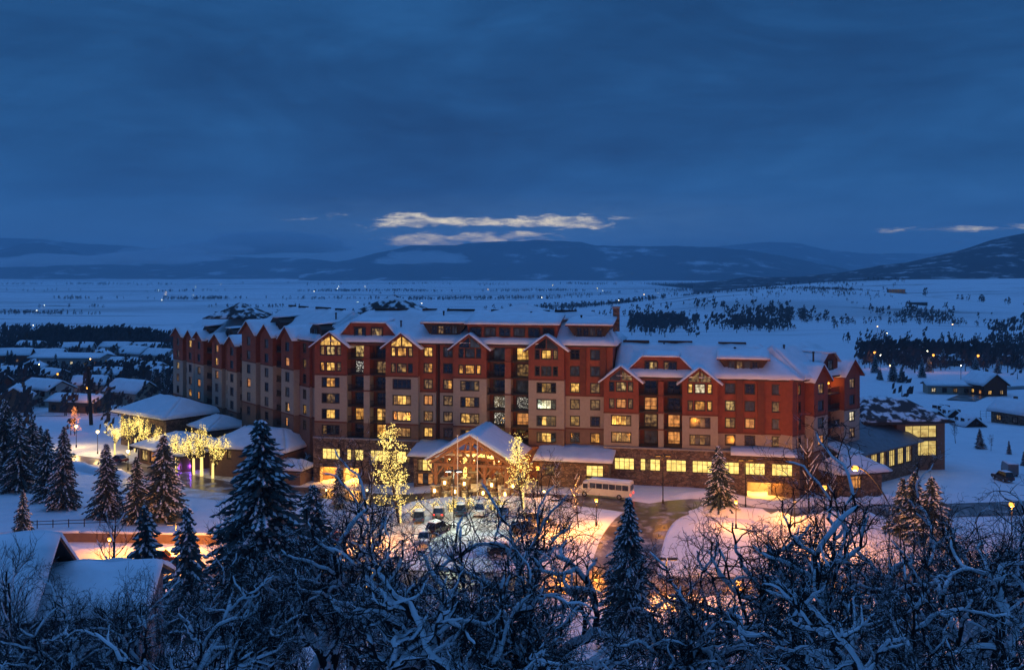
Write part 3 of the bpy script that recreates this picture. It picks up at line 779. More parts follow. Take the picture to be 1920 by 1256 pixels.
# lobby on both sides of the entrance
def lobby(u0, u1, v, z1, zsn, wins):
    holes = [(a, b, c, d) for a, b, c, d, s in wins]
    mb = MB(); wall_face(mb, u0, u1, v, [(0, z1, 'stone')], holes, .3); cheeks(mb, u0, u1, v, 1.0, [(0, z1, 'stone')]); mb.build('lobby_wall', mlist(), hotel)
    for a, b, c, d, s in wins: window(hotel, I4, (a + b) / 2, v + .06, (c + d) / 2, b - a, d - c, 3, s, 2, 'lobby_window')
    rb = MB(); rb.slabx([(v - 1.4, z1), (1.1, zsn - .2), (1.1, zsn), (v - 1.4, z1 + .25)], u0 - .8, u1 + .8); rb.build('lobby_roof', MT['darktrim'], hotel)
    sb = MB(); sb.snow((u0 - .85, v - 1.45, z1 + .26), (u1 + .85, v - 1.45, z1 + .26), (u1 + .85, 1.0, zsn + .02), (u0 - .85, 1.0, zsn + .02), .5, 20, 5, seed=u0); sb.build('roof_snow', MT['snow'], hotel, sm=True)
lobby(U(776, -5), U(892, -5), -5, 7.0, 8.7, [(U(783, -5), U(810, -5), 4.4, 6.5, 'dhhd'), (U(783, -5), U(812, -5), 1.9, 3.9, 'o,o')])
lobby(U(1010, -5), U(1141, -5), -5, 7.2, 8.8, [(U(1099, -5), U(1131, -5), 4.7, 6.7, 'h'), (U(1099, -5), U(1131, -5), 2.4, 4.4, 'hhd'), (U(1022, -5), U(1040, -5), 4.7, 6.3, 'd')])
mb = MB(); mb.box(U(890), U(1012), -1.2, -.9, 1.0, 9.0, MI['timber']); mb.build('lobby_wall', mlist(), hotel)
for i, px in enumerate((905, 925, 945, 965)): window(hotel, I4, U(px, -1.2), -1.25, 4.2, 2.0, 2.9, 2, 'yoyd'[i], 2, 'lobby_window')

# left wing: two storeys of gables stepping away down the slope
def wing_frame(p_from, p_to):
    d = (p_to - p_from); ang = math.atan2(d.y, d.x)
    Mw = Matrix.Translation((p_from.x, p_from.y, 0)) @ Matrix.Rotation(ang, 4, 'Z')
    H = Matrix.Translation(HO) @ Matrix.Rotation(TH, 4, 'Z')
    return H.inverted() @ Mw, d.length, p_from, d.normalized()
LF, LL, LP, LD = wing_frame(Vector((-90.0, 262.0)), Vector((-39.3, 194.6)))
def ul(px):
    s = (px - 960) / F; return (LP.x - s * LP.y) / (s * LD.y - LD.x)
rg = random.Random(5)
def rstat(n, p=.3): return ''.join(rg.choice('yyod') if rg.random() < p else rg.choice('..,') for _ in range(n))
ROWL = [23.1 - 3.1 * k for k in range(6)]
EL = 24.7
ZL = [(-1, 9.2, 'brown'), (9.2, 18.5, 'tan'), (18.5, EL, 'red')]
ZLt = [(-1, 12.25, 'brown'), (12.25, 21.5, 'tan'), (21.5, EV, 'red')]
ZLf = [(-1, 12.25, 'brown'), (12.25, 18.4, 'tan'), (18.4, EV, 'red')]
def small_bay(px0, px1, rows, zones, ev, ap, v=0.0, p=.35, gst=None, w=1.7):
    a, b = ul(px0), ul(px1)
    holes = []; wins = []
    for z in rows:
        wins.append(((a + b) / 2, z)); holes.append(((a + b) / 2 - w / 2, (a + b) / 2 + w / 2, z - .85, z + .85))
    mb = MB(LF); wall_face(mb, a, b, v, zones, holes); cheeks(mb, a, b, v, 6, zones); mb.build('wall', mlist(), hotel)
    for u, z in wins: window(hotel, LF, u, v + .04, z, w, 1.7, 2, rstat(1, p) if rg.random() < .8 else rstat(2, .5))
    for z0, z1, m in zones[1:]: band(LF, a, b, v, z0)
    for z0, z1, m in zones:
        if m == 'red': siding(LF, a, b, v, z0, z1, holes)
    if ap: gable(LF, a, b, v, ev - .1, ap, 6.0, None)
def left_recess(px0, px1, rows, zt, zb):
    a, b = ul(px0), ul(px1); w = min(1.8, (b - a) * .5)
    mb = MB(LF); holes = [((a + b) / 2 - w / 2, (a + b) / 2 + w / 2, z - 1.35, z + .95) for z in rows]
    wall_face(mb, a, b, 2.4, [(zb, zt, 'reddark')], holes); mb.build('wall', mlist(), hotel)
    for z in rows:
        window(hotel, LF, (a + b) / 2, 2.44, z - .2, w, 2.3, 2, rstat(1, .2), 2, 'balcony_door')
        balcony(LF, a + .02, b - .02, .5, 2.39, z - 1.45)
small_bay(327, 345, ROWL, ZL, EL, 26.6, -.3)
left_recess(345, 352, ROWL, EL - .1, -1)
small_bay(352, 366, ROWL, ZL, EL, 26.4, -.3)
small_bay(367, 384, ROWL, ZL, EL, 26.4, -.3)
left_recess(384, 400, ROWL, EL - .1, -1)
small_bay(400, 418, ROWL, ZL, EL, 26.4, -.3)
small_bay(419, 428, ROWL, ZL, EL, None, .5, w=1.1)
small_bay(428.5, 446, ROWL, ZL, EL, 26.4, -.3)
left_recess(446, 456, ROWL, EL - .1, -1)
small_bay(456, 482, ROWS, ZLt, EV, 30.3, -.3, .3)
small_bay(482.5, 490, ROWS, ZLf, EV, None, 1.0, w=1.1)
small_bay(491, 514, ROWS, ZLt, EV, 30.0, -.3, .3)
left_recess(514, 530, ROWS, EV - .1, -1)
small_bay(530, 553, ROWS, ZLt, EV, 30.0, -.3, .3)
small_bay(553.5, 572, ROWS, ZLf, EV, None, 1.0, .15, w=1.3)
small_bay(572.5, 589, ROWS, ZLf, EV, None, 1.6, .4, w=1.3)
k1, k2, k3 = ul(326), ul(455), ul(589)
mb = MB(LF); mb.box(k1 + .03, k2, 6.05, 19, 0, EL - .05, MI['reddark']); mb.box(k2 + .01, k3, 6.1, 18.9, 0, EV - .05, MI['reddark']); mb.build('core_wall', mlist(), hotel)
roof(LF, k1 - .9, k2 + .2, EL, 30.0, v1=20, vr=9.5, hipl=5)
roof(LF, k2 + .25, k3 - .1, EV, 33.2, v1=20, vr=9.5, hipl=3, hipr=1.5)
for px, ze, zh, r_ in ((375, EL, 27.8, 'd'), (418, EL, 28.0, '.'), (503, EV, 31.6, ','), (578, EV, 31.0, '.')):
    a = ul(px)
    mb = MB(LF); mb.prism([(a - 2.6, ze + .5), (a + 2.6, ze + .5), (a + 2.6, zh - 1.0), (a + 1.2, zh), (a - 1.2, zh), (a - 2.6, zh - 1.0)], 1.6, 8, MI['darktrim']); o = mb.build('dormer', mlist(), hotel)
    sb = MB(LF); sb.snow((a - 1.5, 1.2, zh), (a + 1.5, 1.2, zh), (a + 1.5, 8, zh + .4), (a - 1.5, 8, zh + .4), .3, 6, 4, seed=a); sb.build('snow_cap', MT['snow'], o, sm=True)
    window(hotel, LF, a, 1.44, ze + 1.5, 1.9, 1.5, 2, r_)

# right end: the last wing turning back
RF, RL, RP, RD = wing_frame(Vector((52.2, 175.6)), Vector((69.5, 192.3)))
def ur(px):
    s = (px - 960) / F; return (RP.x - s * RP.y) / (s * RD.y - RD.x)
def end_bay(px0, px1, v, ap, specs, zones, w=1.9, nx=2):
    a, b = ur(px0), ur(px1); uc = (a + b) / 2; holes = []
    for z, s in zip(RR, specs):
        if s != ' ': holes.append((uc - w / 2, uc + w / 2, z - .85, z + .85))
    mb = MB(RF); wall_face(mb, a, b, v, zones, holes); cheeks(mb, a, b, v, 6, zones); mb.build('wall', mlist(), hotel)
    for z, s in zip(RR, specs):
        if s != ' ': window(hotel, RF, uc, v + .04, z, w, 1.7, nx, s)
    for z0, z1, m in zones[1:]: band(RF, a, b, v, z0)
    for z0, z1, m in zones:
        if m == 'red': siding(RF, a, b, v, z0, z1, holes)
    if ap: gable(RF, a, b, v, ER - .1, ap, 6)
end_bay(1499, 1522, 1.4, None, 'd.,.', ZREF, 1.4)
end_bay(1523, 1549, -.3, 24.6, 'y.,o', ZRE)
a, b = ur(1549.5), ur(1579.5)
mb = MB(RF); holes = [((a + b) / 2 - 1, (a + b) / 2 + 1, z - 1.35, z + .95) for z in RR]
wall_face(mb, a, b, 2.4, [(-1, ER - .1, 'reddark')], holes); mb.build('wall', mlist(), hotel)
for z in RR:
    window(hotel, RF, (a + b) / 2, 2.44, z - .2, 2, 2.3, 2, '.', 2, 'balcony_door'); balcony(RF, a + .02, b - .02, .5, 2.39, z - 1.45)
end_bay(1580, 1609, -.3, 24.8, 'd.wd', ZRE)
mb = MB(RF); mb.ball(((a + b) / 2 + 1.6, 2.1, 20.6), .22); bo = mb.build('balcony_lamp', MT['bulb_sodium'], hotel)
L = bpy.data.lights.new('balcony_lamp', 'POINT'); L.energy = 120; L.color = (1, .42, .1); L.shadow_soft_size = .2
lo = bpy.data.objects.new('balcony_light', L); link(lo, hotel); lo.matrix_local = RF @ Matrix.Translation(((a + b) / 2 + 1.6, 1.7, 20.6))
ue = ur(1610)
mb = MB(RF); mb.box(.2, ue - .03, 6.05, 15, 0, ER - .05, MI['reddark']); mb.build('core_wall', mlist(), hotel)
roof(RF, .2, ue + .9, ER + .02, 27.65, v1=16, vr=8.0, hipl=2.0, hipr=4)
a = ur(1565); mb = MB(RF); mb.prism([(a - 3.0, 22.8), (a + 3.0, 22.8), (a + 3.0, 25), (a + 1.3, 26.4), (a - 1.3, 26.4), (a - 3.0, 25)], 1.0, 8, MI['reddark']); o = mb.build('dormer', mlist(), hotel)
sb = MB(RF); sb.snow((a - 1.7, .5, 26.4), (a + 1.7, .5, 26.4), (a + 1.7, 8, 26.6), (a - 1.7, 8, 26.6), .34, 6, 4); sb.snow((a - 3.5, 8, 24.6), (a - 3.5, .5, 24.6), (a - 1.3, .5, 26.4), (a - 1.3, 8, 26.4), .3, 5, 3); sb.snow((a + 3.5, .5, 24.6), (a + 3.5, 8, 24.6), (a + 1.3, 8, 26.4), (a + 1.3, .5, 26.4), .3, 5, 3)
sb.build('snow_cap', MT['snow'], o, sm=True); window(hotel, RF, a, .84, 24.2, 1.8, 1.6, 2, ',')

far = MB()
for q in FARB: far.add(q.v, q.f)
tag(far.build('siding', MT['red'], hotel), kind='stuff')
# ------------------------------------------------------------------ porte-cochere
pc = empty('entrance_canopy', HO + Vector((0, 0, 0)), TH, 'timber framed entrance canopy with snowy gable roof and warm lights', 'canopy')
pu0, pu1 = U(803, -17), U(966, -17); pcu = (pu0 + pu1) / 2; hw = (pu1 - pu0) / 2; pv = -18.0; pvb = -4.0; pze, pza = 8.8, 13.3
sl = (pza - pze) / hw
rb = MB(); sb = MB(); ov = .5
for sg in (-1, 1):
    x = pcu + sg * hw
    poly = [(x, pze - .05), (pcu, pza - .05), (pcu, pza + .22), (x, pze + .22)]
    if sg > 0: poly = [(pcu, pza - .05), (x, pze - .05), (x, pze + .22), (pcu, pza + .22)]
    rb.prism(poly, pv, pvb)
rb.build('roof', MT['timber'], pc)
sb.snow((pu0 - .2, pvb, pze + .2), (pu0 - .2, pv - .2, pze + .2), (pcu, pv - .2, pza + .24), (pcu, pvb, pza + .24), .5, 12, 6, seed=1.); sb.snow((pu1 + .2, pv - .2, pze + .2), (pu1 + .2, pvb, pze + .2), (pcu, pvb, pza + .24), (pcu, pv - .2, pza + .24), .5, 12, 6, seed=2.)
sb.build('roof_snow', MT['snow'], pc, sm=True)
G0 = 2.4
def beam(p0, p1, r, name='beam', parent=None):
    mb = MB(); p0 = Vector(p0); p1 = Vector(p1); d = (p1 - p0).normalized(); w = d.cross(Vector((0, 1, 0)))
    if w.length < .1: w = Vector((1, 0, 0))
    w.normalize(); n = w.cross(d)
    vs = [tuple(q + w * a * r + n * b * r) for q in (p0, p1) for a, b in ((-1, -1), (1, -1), (1, 1), (-1, 1))]
    mb.add(vs, [(3, 2, 1, 0), (4, 5, 6, 7), (0, 1, 5, 4), (1, 2, 6, 5), (2, 3, 7, 6), (3, 0, 4, 7)])
    return mb.build(name, MT['timber'], parent or pc)
for vv in (pv + .6, -11.0, -5.0):
    beam((pu0 + .4, vv, pze - .35), (pcu, vv, pza - .5), .22, 'rafter'); beam((pu1 - .4, vv, pze - .35), (pcu, vv, pza - .5), .22, 'rafter')
    beam((pu0 + 1.2, vv, 8.3), (pu1 - 1.2, vv, 8.3), .24, 'tie_beam'); beam((pcu, vv, 8.5), (pcu, vv, pza - .5), .2, 'king_post')
    for sg in (-1, 1):
        beam((pcu + sg * .2, vv, 9.3), (pcu + sg * 2.6, vv, 11.2), .15, 'strut'); beam((pcu + sg * 3.1, vv, 8.5), (pcu + sg * 2.2, vv, 11.6), .14, 'strut')
    for uu in (pu0 + 1.5, pcu - 2.6, pcu + 2.4, pu1 - 1.5):
        mb = MB(); mb.box(uu - .75, uu + .75, vv - .75, vv + .75, 0, G0 + 2.2, 0); mb.box(uu - .85, uu + .85, vv - .85, vv + .85, G0 + 2.2, G0 + 2.4, 1); mb.build('stone_base', [MT['stone'], MT['concrete']], pc)
        beam((uu, vv, G0 + 2.4), (uu, vv, 8.1), .24, 'post')
        for sg in (-1, 1): beam((uu, vv, 6.2), (uu + sg * 1.5, vv, 8.1), .12, 'brace')
        if vv < -10:
            mb = MB(); mb.box(uu - .16, uu + .16, vv - 1.02, vv - .77, G0 + 1.2, G0 + 1.75); mb.build('lantern', MT['bulb_warm'], pc)
            L = bpy.data.lights.new('lantern', 'POINT'); L.energy = 60; L.color = (1, .6, .2); L.shadow_soft_size = .2
            lo = bpy.data.objects.new('lantern_light', L); link(lo, pc); lo.location = (uu, vv - 1.35, G0 + 1.5)
for i in range(6):
    mb = MB(); x = pu0 + 2 + (pu1 - pu0 - 4) * i / 5; mb.ball((x, -10.5 + (i % 2) * 4, 7.9), .14); mb.build('ceiling_lamp', MT['bulb_warm'], pc)
for x in (pcu - 3, pcu + 3):
    L = bpy.data.lights.new('canopy_lamp', 'POINT'); L.energy = 750; L.color = (1, .62, .2); L.shadow_soft_size = .4
    lo = bpy.data.objects.new('canopy_light', L); link(lo, pc); lo.location = (x, -9.5, 7.4)
# light garland on the inner arch
gb = MB(); rr = random.Random(3)
for i in range(230):
    t = i / 229; x = pcu - 2.6 + 5.2 * t
    gb.ball((x + rr.uniform(-.05, .05), -11.35 + rr.uniform(-.1, .1), 8.62 + .25 * math.sin(t * math.pi) + rr.uniform(-.25, .25)), .055, 0, 5, 3)
for i in range(150): gb.ball((pcu - 2.6 + rr.uniform(-.3, .3), -11.4 + rr.uniform(-.3, .3), rr.uniform(4.8, 8.4)), .055, 0, 5, 3)
tag(gb.build('fairy_lights', MT['bulb_gold'], pc), kind='stuff')
# ------------------------------------------------------------------ low buildings round the hotel
def hip_house(root, w, d, h, zr, ov=.9, wallm='stone', snowm='snow', flat=.35, z0=-1.5, hole_front=(), t=.45, und='darktrim'):
    # a hipped pavilion in local coordinates: front at y = -d / 2
    mb = MB(); holes = [(a, b, c, e) for a, b, c, e, *_ in hole_front]
    wall_face(mb, -w / 2, w / 2, -d / 2, [(z0, h, wallm)], holes, .3)
    mb.quad((w / 2, -d / 2, z0), (w / 2, d / 2, z0), (w / 2, d / 2, h), (w / 2, -d / 2, h), MI[wallm])
    mb.quad((-w / 2, d / 2, z0), (-w / 2, -d / 2, z0), (-w / 2, -d / 2, h), (-w / 2, d / 2, h), MI[wallm])
    mb.quad((w / 2, d / 2, z0), (-w / 2, d / 2, z0), (-w / 2, d / 2, h), (w / 2, d / 2, h), MI[wallm])
    mb.build('wall', mlist(), root)
    rl = max(.2, (w - d) / 2 + d * flat * .5)
    roof(I4, -w / 2 - ov, w / 2 + ov, h, zr, v0=-d / 2 - ov, vr=0, v1=d / 2 + ov, hipl=w / 2 + ov - rl, hipr=w / 2 + ov - rl, root=root, t=t, mt=snowm, und=und, nu=16)
    for a, b, c, e, s, nx in hole_front: window(root, I4, (a + b) / 2, -d / 2 + .1, (c + e) / 2, b - a, e - c, nx, s)
def place(px, py, Y, z=None):
    p = at(px, py, Y)
    return Vector((p.x, p.y, ht(p.x, p.y) if z is None else z))
# spa pavilion with the open corner, small roof, restaurant, low hall
p = place(318, 0, 236, 0)
r = empty('pavilion', p, rad(-38), 'low stone pavilion with glazed corner beyond the plaza trees', 'pavilion')
hip_house(r, 19, 14, 8.0, 11.4, 1.6, 'stone', hole_front=[(-8.6, -5.2, 3.6, 7.2, ',', 2), (-4.8, -1.4, 3.6, 7.2, ',', 2), (-.4, 1.8, 3.6, 6.6, '.', 2), (3, 5, 4, 6.4, '.', 2)])
p = place(412, 0, 226, 0)
r = empty('kiosk', p, rad(-48), 'small low building with snowy hip roof against the left wing', 'building')
hip_house(r, 9, 9, 6.2, 8.4, 1.0, 'brown')
p = place(352, 0, 213, 0)
r = empty('plaza_hall', p, rad(-40), 'wide flat hall buried under smooth snow behind the plaza trees', 'building')
hip_house(r, 17, 13, 3.9, 6.4, 1.4, 'brown', hole_front=[(-7.5, -5, 1, 3.4, 'y', 2), (-4, -1.5, 1, 3.4, 'o', 2)])
p = place(497, 0, 203, 0)
r = empty('restaurant', p, rad(-20), 'restaurant wing with snowy roof behind the tall dark spruce', 'building')
hip_house(r, 17.5, 13, 6.2, 9.3, 1.2, 'brown', hole_front=[(-8.2, -7.2, 4, 5.6, 'd', 1), (-6.4, -5.4, 4, 5.6, 'd', 1), (-4.6, -3.6, 4, 5.6, 'd', 1), (4.6, 7.0, 2.2, 4.6, 'o', 2)])
mb = MB(); mb.prism([(2.6, 6.6), (7.4, 6.6), (5.0, 8.2)], -7.4, -1, 0); mb.build('roof_gable', MT['darktrim'], r)
p = place(548, 0, 193.5, 0)
r = empty('porch', p, rad(-16), 'small porch with snow roof beside the garage mouth', 'porch')
hip_house(r, 6, 5, 3.2, 4.6, .6, 'brown', hole_front=[(-2, 0, 1.0, 2.6, 'd', 2)])

# conference annex at the right
def strip_house():
    A, B = Vector((61.5, 180.5)), Vector((81.5, 198.0)); d = B - A; L_ = d.length; ang = math.atan2(d.y, d.x)
    r = empty('conference_annex', (A.x, A.y, 0), ang, 'low stone annex with a row of tall yellow windows', 'building')
    wins = []
    for i in range(7):
        a = 1.6 + i * (L_ - 3.0) / 7; wins.append((a, a + 2.3, 3.9, 7.0))
    mb = MB(); wall_face(mb, 0, L_, 0, [(-2, 7.6, 'stone')], wins, .3)
    mb.quad((0, 12, -2), (0, 0, -2), (0, 0, 7.6), (0, 12, 7.6), MI['stone']); mb.build('wall', mlist(), r)
    for i, (a, b, c, e) in enumerate(wins): window(r, I4, (a + b) / 2, .1, (c + e) / 2, b - a, e - c, 3, 'g' if i % 3 else 'ggd', 2)
    rb = MB(); rb.add([(-2, -1, 7.5), (L_ + .5, -1, 7.5), (L_ + .5, 15, 14.2), (-2, 15, 14.2), (-2, -1, 7.75), (L_ + .5, -1, 7.75), (L_ + .5, 15, 14.45), (-2, 15, 14.45)],
                      [(0, 3, 2, 1), (0, 1, 5, 4), (1, 2, 6, 5), (2, 3, 7, 6), (3, 0, 4, 7), (4, 5, 6, 7)]); rb.build('roof', MT['roofmetal'], r)
    sb = MB(); sb.snow((-2, 9, 12.0), (L_ - 4, 9, 12.0), (L_ - 8, 14.8, 14.4), (-2, 14.8, 14.4), .22, 12, 4, seed=3.); sb.snow((-2, -.6, 7.95), (4.5, -.6, 7.95), (1.5, 5, 10.3), (-2, 5, 10.3), .25, 6, 4, seed=5.)
    sb.build('roof_snow', MT['snow'], r, sm=True)
    # corner tower with two glazed storeys
    t = empty('glazed_corner_hall', (83.0, 200.2, 0), rad(8), 'two storey glazed corner hall with patchy snow on dark roof', 'building')
    ws = [(-3.4, 3.4, 4.2, 7.2), (-3.4, 3.4, 7.9, 10.3)]
    mb = MB(); wall_face(mb, -5.2, 5.2, 0, [(-2, 11.2, 'brown')], ws, .3)
    mb.quad((5.2, 0, -2), (5.2, 10, -2), (5.2, 10, 11.2), (5.2, 0, 11.2), MI['brown']); mb.quad((-5.2, 10, -2), (-5.2, 0, -2), (-5.2, 0, 11.2), (-5.2, 10, 11.2), MI['brown']); mb.build('wall', mlist(), t)
    for a, b, c, e in ws: window(t, I4, 0, .1, (c + e) / 2, b - a, e - c, 4, 'g', 2)
    MS = Matrix.Translation((5.2, 0, 0)) @ Matrix.Rotation(rad(90), 4, 'Z')
    for c, e in ((4.2, 7.2), (7.9, 10.3)): window(t, MS, 2.4, -.12, (c + e) / 2, 2.6, e - c, 2, 'gd', 2)
    roof(I4, -13.0, 6.6, 11.2, 15.4, v0=-1.3, vr=6.5, v1=14, hipl=4, hipr=7.5, root=t, t=.12, mt='roofsnow', und='shingle', nu=20)
    c = empty('entrance_pergola', (61.0, 178.5, 0), rad(20), 'stone corner porch with snowy roof beside the annex windows', 'porch')
    hip_house(c, 8.5, 7, 6.0, 8.3, 1.2, 'stone', snowm='snow', hole_front=[(-2.6, -.2, 3.2, 5.6, 'o', 2)])
mat('roofmetal', (.11, .15, .17), .45, .2, 1.0, .2, 5)
strip_house()

# ------------------------------------------------------------------ roads, plaza, parking
def strip(name, pts, w, m, dz=.07, seg=3.0):
    P = []
    for a, b in zip(pts, pts[1:]):
        a, b = Vector(a), Vector(b); n = max(1, int((b - a).length / seg))
        P += [a.lerp(b, i / n) for i in range(n)]
    P.append(Vector(pts[-1]))
    for _ in range(6): P = [P[0]] + [(P[i - 1] + P[i] * 2 + P[i + 1]) / 4 for i in range(1, len(P) - 1)] + [P[-1]]
    mb = MB(); nw = 5
    for i, p in enumerate(P):
        t = (P[min(i + 1, len(P) - 1)] - P[max(i - 1, 0)]).normalized(); n = Vector((-t.y, t.x))
        for k in range(nw):
            q = p + n * w * (.5 - k / (nw - 1)); mb.v.append((q.x, q.y, ht(q.x, q.y) + dz))
    for i in range(len(P) - 1):
        for k in range(nw - 1):
            a = i * nw + k; mb.f.append((a, a + 1, a + nw + 1, a + nw)); mb.m.append(0)
    o = mb.build(name, MT[m], sm=True)
    if o.data.polygons[0].normal.z < 0: o.data.flip_normals()
    return tag(o, kind='structure')
def wet_mat(name, c1, c2, lo, hi, r1, r2):
    m = bpy.data.materials.new(name); m.use_nodes = True; t = m.node_tree; b = t.nodes['Principled BSDF']
    tcn = N(t, 'ShaderNodeTexCoord'); n = N(t, 'ShaderNodeTexNoise'); t.links.new(tcn.outputs['Object'], n.inputs['Vector']); n.inputs['Scale'].default_value = .35; n.inputs['Detail'].default_value = 7; n.inputs['Roughness'].default_value = .65
    k = smooth(t, n.outputs[0], lo, hi)
    t.links.new(mixc(t, k, c1, c2), b.inputs['Base Color'])
    mr = N(t, 'ShaderNodeMapRange'); t.links.new(k, mr.inputs[0]); mr.inputs[3].default_value = r1; mr.inputs[4].default_value = r2; t.links.new(mr.outputs[0], b.inputs['Roughness'])
    bp = N(t, 'ShaderNodeBump'); bp.inputs['Strength'].default_value = .4; bp.inputs['Distance'].default_value = .1; t.links.new(n.outputs[0], bp.inputs['Height']); t.links.new(bp.outputs[0], b.inputs['Normal'])
    MT[name] = m
wet_mat('road', (.075, .06, .05), (.42, .41, .41), .48, .68, .28, .6)
wet_mat('slush', (.40, .38, .36), (.74, .76, .79), .36, .60, .5, .6)
strip('road', [(-150, 139), (-70, 137), (-20, 131), (15, 128), (60, 129), (150, 139)], 9, 'road', .09)
strip('road', [(14, 130), (17, 142), (22, 160), (28, 166), (45, 164), (75, 166), (140, 176)], 9, 'road', .08)
strip('driveway', [(24, 160), (14, 168), (-2, 170), (-16, 172), (-24, 178), (-33, 184), (-50, 186)], 7.5, 'road', .10)
strip('parking_lot', [(-44, 155), (-20, 155), (9, 153)], 22, 'slush', .06)
strip('street', [(-160, 236), (-118, 228), (-92, 214), (-72, 200), (-58, 190), (-46, 184)], 8, 'road', .08)
strip('street', [(-260, 300), (-180, 292), (-120, 290), (-80, 320), (-60, 400), (-90, 560)], 7, 'slush', .1)
strip('road', [(150, 330), (180, 372), (260, 400), (420, 420)], 9, 'road', .25)
# plaza paving under the lit trees
mb = MB(); q = [(-74, 186), (-48, 176), (-42, 192), (-62, 208), (-84, 216)]
mb.add([(x, y, ht(x, y) + .05) for x, y in q], [tuple(range(len(q)))])
o = mb.build('plaza_paving', MT['slush']); tag(o, kind='structure')

# ploughed banks of snow
def bank(pts, w, h, seed):
    P = []
    for a, b in zip(pts, pts[1:]):
        a, b = Vector(a), Vector(b); n = max(2, int((b - a).length / 1.2)); P += [a.lerp(b, i / n) for i in range(n)]
    P.append(Vector(pts[-1])); mb = MB(); nw = 9
    for i, p in enumerate(P):
        t = (P[min(i + 1, len(P) - 1)] - P[max(i - 1, 0)]).normalized(); n = Vector((-t.y, t.x)); e = min(1, min(i, len(P) - 1 - i) / 4)
        for k in range(nw):
            s = k / (nw - 1) * 2 - 1; x = p + n * w * s
            q = noise.fractal(Vector((x.x * .45 + seed, x.y * .45, seed)), 1, 2, 4)
            z = ht(x.x, x.y) - .1 + e * h * (max(0, 1 - s * s) ** .8) * (1 + .55 * q)
            mb.v.append((x.x, x.y, z))
    for i in range(len(P) - 1):
        for k in range(nw - 1):
            a = i * nw + k; mb.f.append((a, a + nw, a + nw + 1, a + 1)); mb.m.append(0)
    o = mb.build('snow_bank', MT['snow'], sm=True)
    if o.data.polygons[0].normal.z < 0: o.data.flip_normals()
    tag(o, kind='structure')
for b in (([(-22, 167), (-8, 165.5), (6, 164.5), (12, 160)], 2.4, 1.3), ([(28, 159.5), (44, 158), (62, 160)], 2.2, 1.6), ([(27, 171), (45, 169.5), (62, 171.5), (75, 176)], 1.8, 1.2),
          ([(-90, 143), (-70, 142), (-46, 142.5), (-30, 139)], 2.5, 1.4), ([(20, 134), (40, 134.5), (70, 136)], 2, 1.3), ([(-112, 222), (-92, 208), (-76, 197)], 2, 1.2), ([(-12, 141), (4, 140), (11, 144)], 2, 1.1)):
    bank(*b, seed=b[0][0][0])
# low snow-capped retaining wall along the street
wl = empty('retaining_wall', (0, 0, 0), 0, 'long low reddish retaining wall capped with snow beside the street', 'wall')
mb = MB(); sb = MB(); pts = [Vector(p) for p in ((-100, 141), (-82, 149.5), (-66, 150.5), (-44, 149))]
for a, b in zip(pts, pts[1:]):
    d = (b - a); n = Vector((-d.y, d.x)).normalized() * .2; z0 = min(ht(a.x, a.y), ht(b.x, b.y)) - .3; z1 = .0 + 1.9
    A = [a - n, b - n, b + n, a + n]
    mb.add([(q.x, q.y, z0) for q in A] + [(q.x, q.y, z1) for q in A], [(0, 1, 5, 4), (1, 2, 6, 5), (2, 3, 7, 6), (3, 0, 4, 7), (4, 5, 6, 7)])
    sb.snow((*(a - n * 1.3), z1), (*(b - n * 1.3), z1), (*(b + n * 1.3), z1), (*(a + n * 1.3), z1), .28, 16, 2, seed=a.x)
mb.build('wall', MT['brown'], wl); sb.build('snow_cap', MT['snow'], wl, sm=True)

# ------------------------------------------------------------------ lamps
def lamp(name, loc, h, label, col, power, kind='globe', arm=0.0, rz=0.0, group=None, bulb='bulb_sodium', r=.3, cat='street lamp'):
    o = empty(name, loc, rz, label, cat, group)
    mb = MB(); mb.tube([Vector((0, 0, -.3)), Vector((0, 0, .6))], [.17, .15], 8); mb.build('base', MT['metal'], o)
    mb = MB()
    if kind == 'arm':
        pts = [Vector((0, 0, .6)), Vector((0, 0, h * .62))] + [Vector((-arm * math.sin(t) , 0, h * .62 + h * .38 * (1 - (1 - math.sin(t)) ** 1.6))) for t in [i * math.pi / 2 / 8 for i in range(1, 9)]]
        mb.tube(pts, [.10 - .005 * i for i in range(len(pts))], 8); mb.build('pole', MT['metal'], o)
        hx = -arm
        mb = MB(); mb.box(hx - .75, hx + .1, -.2, .2, h - .02, h + .16); mb.build('lamp_head', MT['metal'], o)
        mb = MB(); mb.ball((hx - .35, 0, h - .05), r, 0, 10, 6, .7); mb.build('lamp_bulb', MT[bulb], o)
        lp = (hx - .35, 0, h - .5)
    elif kind == 'double':
        mb.tube([Vector((0, 0, .6)), Vector((0, 0, h))], [.1, .07], 8); mb.build('pole', MT['metal'], o)
        for sg in (-1, 1):
            mb = MB(); mb.box(min(sg * .1, sg * 1.3), max(sg * .1, sg * 1.3), -.28, .28, h - .02, h + .18); hd = mb.build('lamp_head', MT['metal'], o)
            mb = MB(); mb.box(min(sg * .45, sg * 1.2), max(sg * .45, sg * 1.2), -.2, .2, h - .07, h - .024); mb.build('lamp_lens', MT[bulb], hd)
        lp = (0, 0, h - .6)
    else:
        mb.tube([Vector((0, 0, .6)), Vector((0, 0, h - .25))], [.08, .06], 8); mb.build('pole', MT['metal'], o)
        mb = MB(); mb.ball((0, 0, h), r, 0, 10, 6); mb.build('lamp_globe', MT[bulb], o)
        mb = MB(); mb.tube([Vector((0, 0, h + r * .9)), Vector((0, 0, h + r * .9 + .14))], [r * .9, r * .3], 8); mb.build('lamp_cap', MT['metal'], o)
        lp = (0, 0, h - r - .12)
    if power:
        L = bpy.data.lights.new(name, 'POINT'); L.energy = power; L.color = col; L.shadow_soft_size = .25
        lo = bpy.data.objects.new('lamp_light', L); link(lo, o); lo.location = lp
    return o
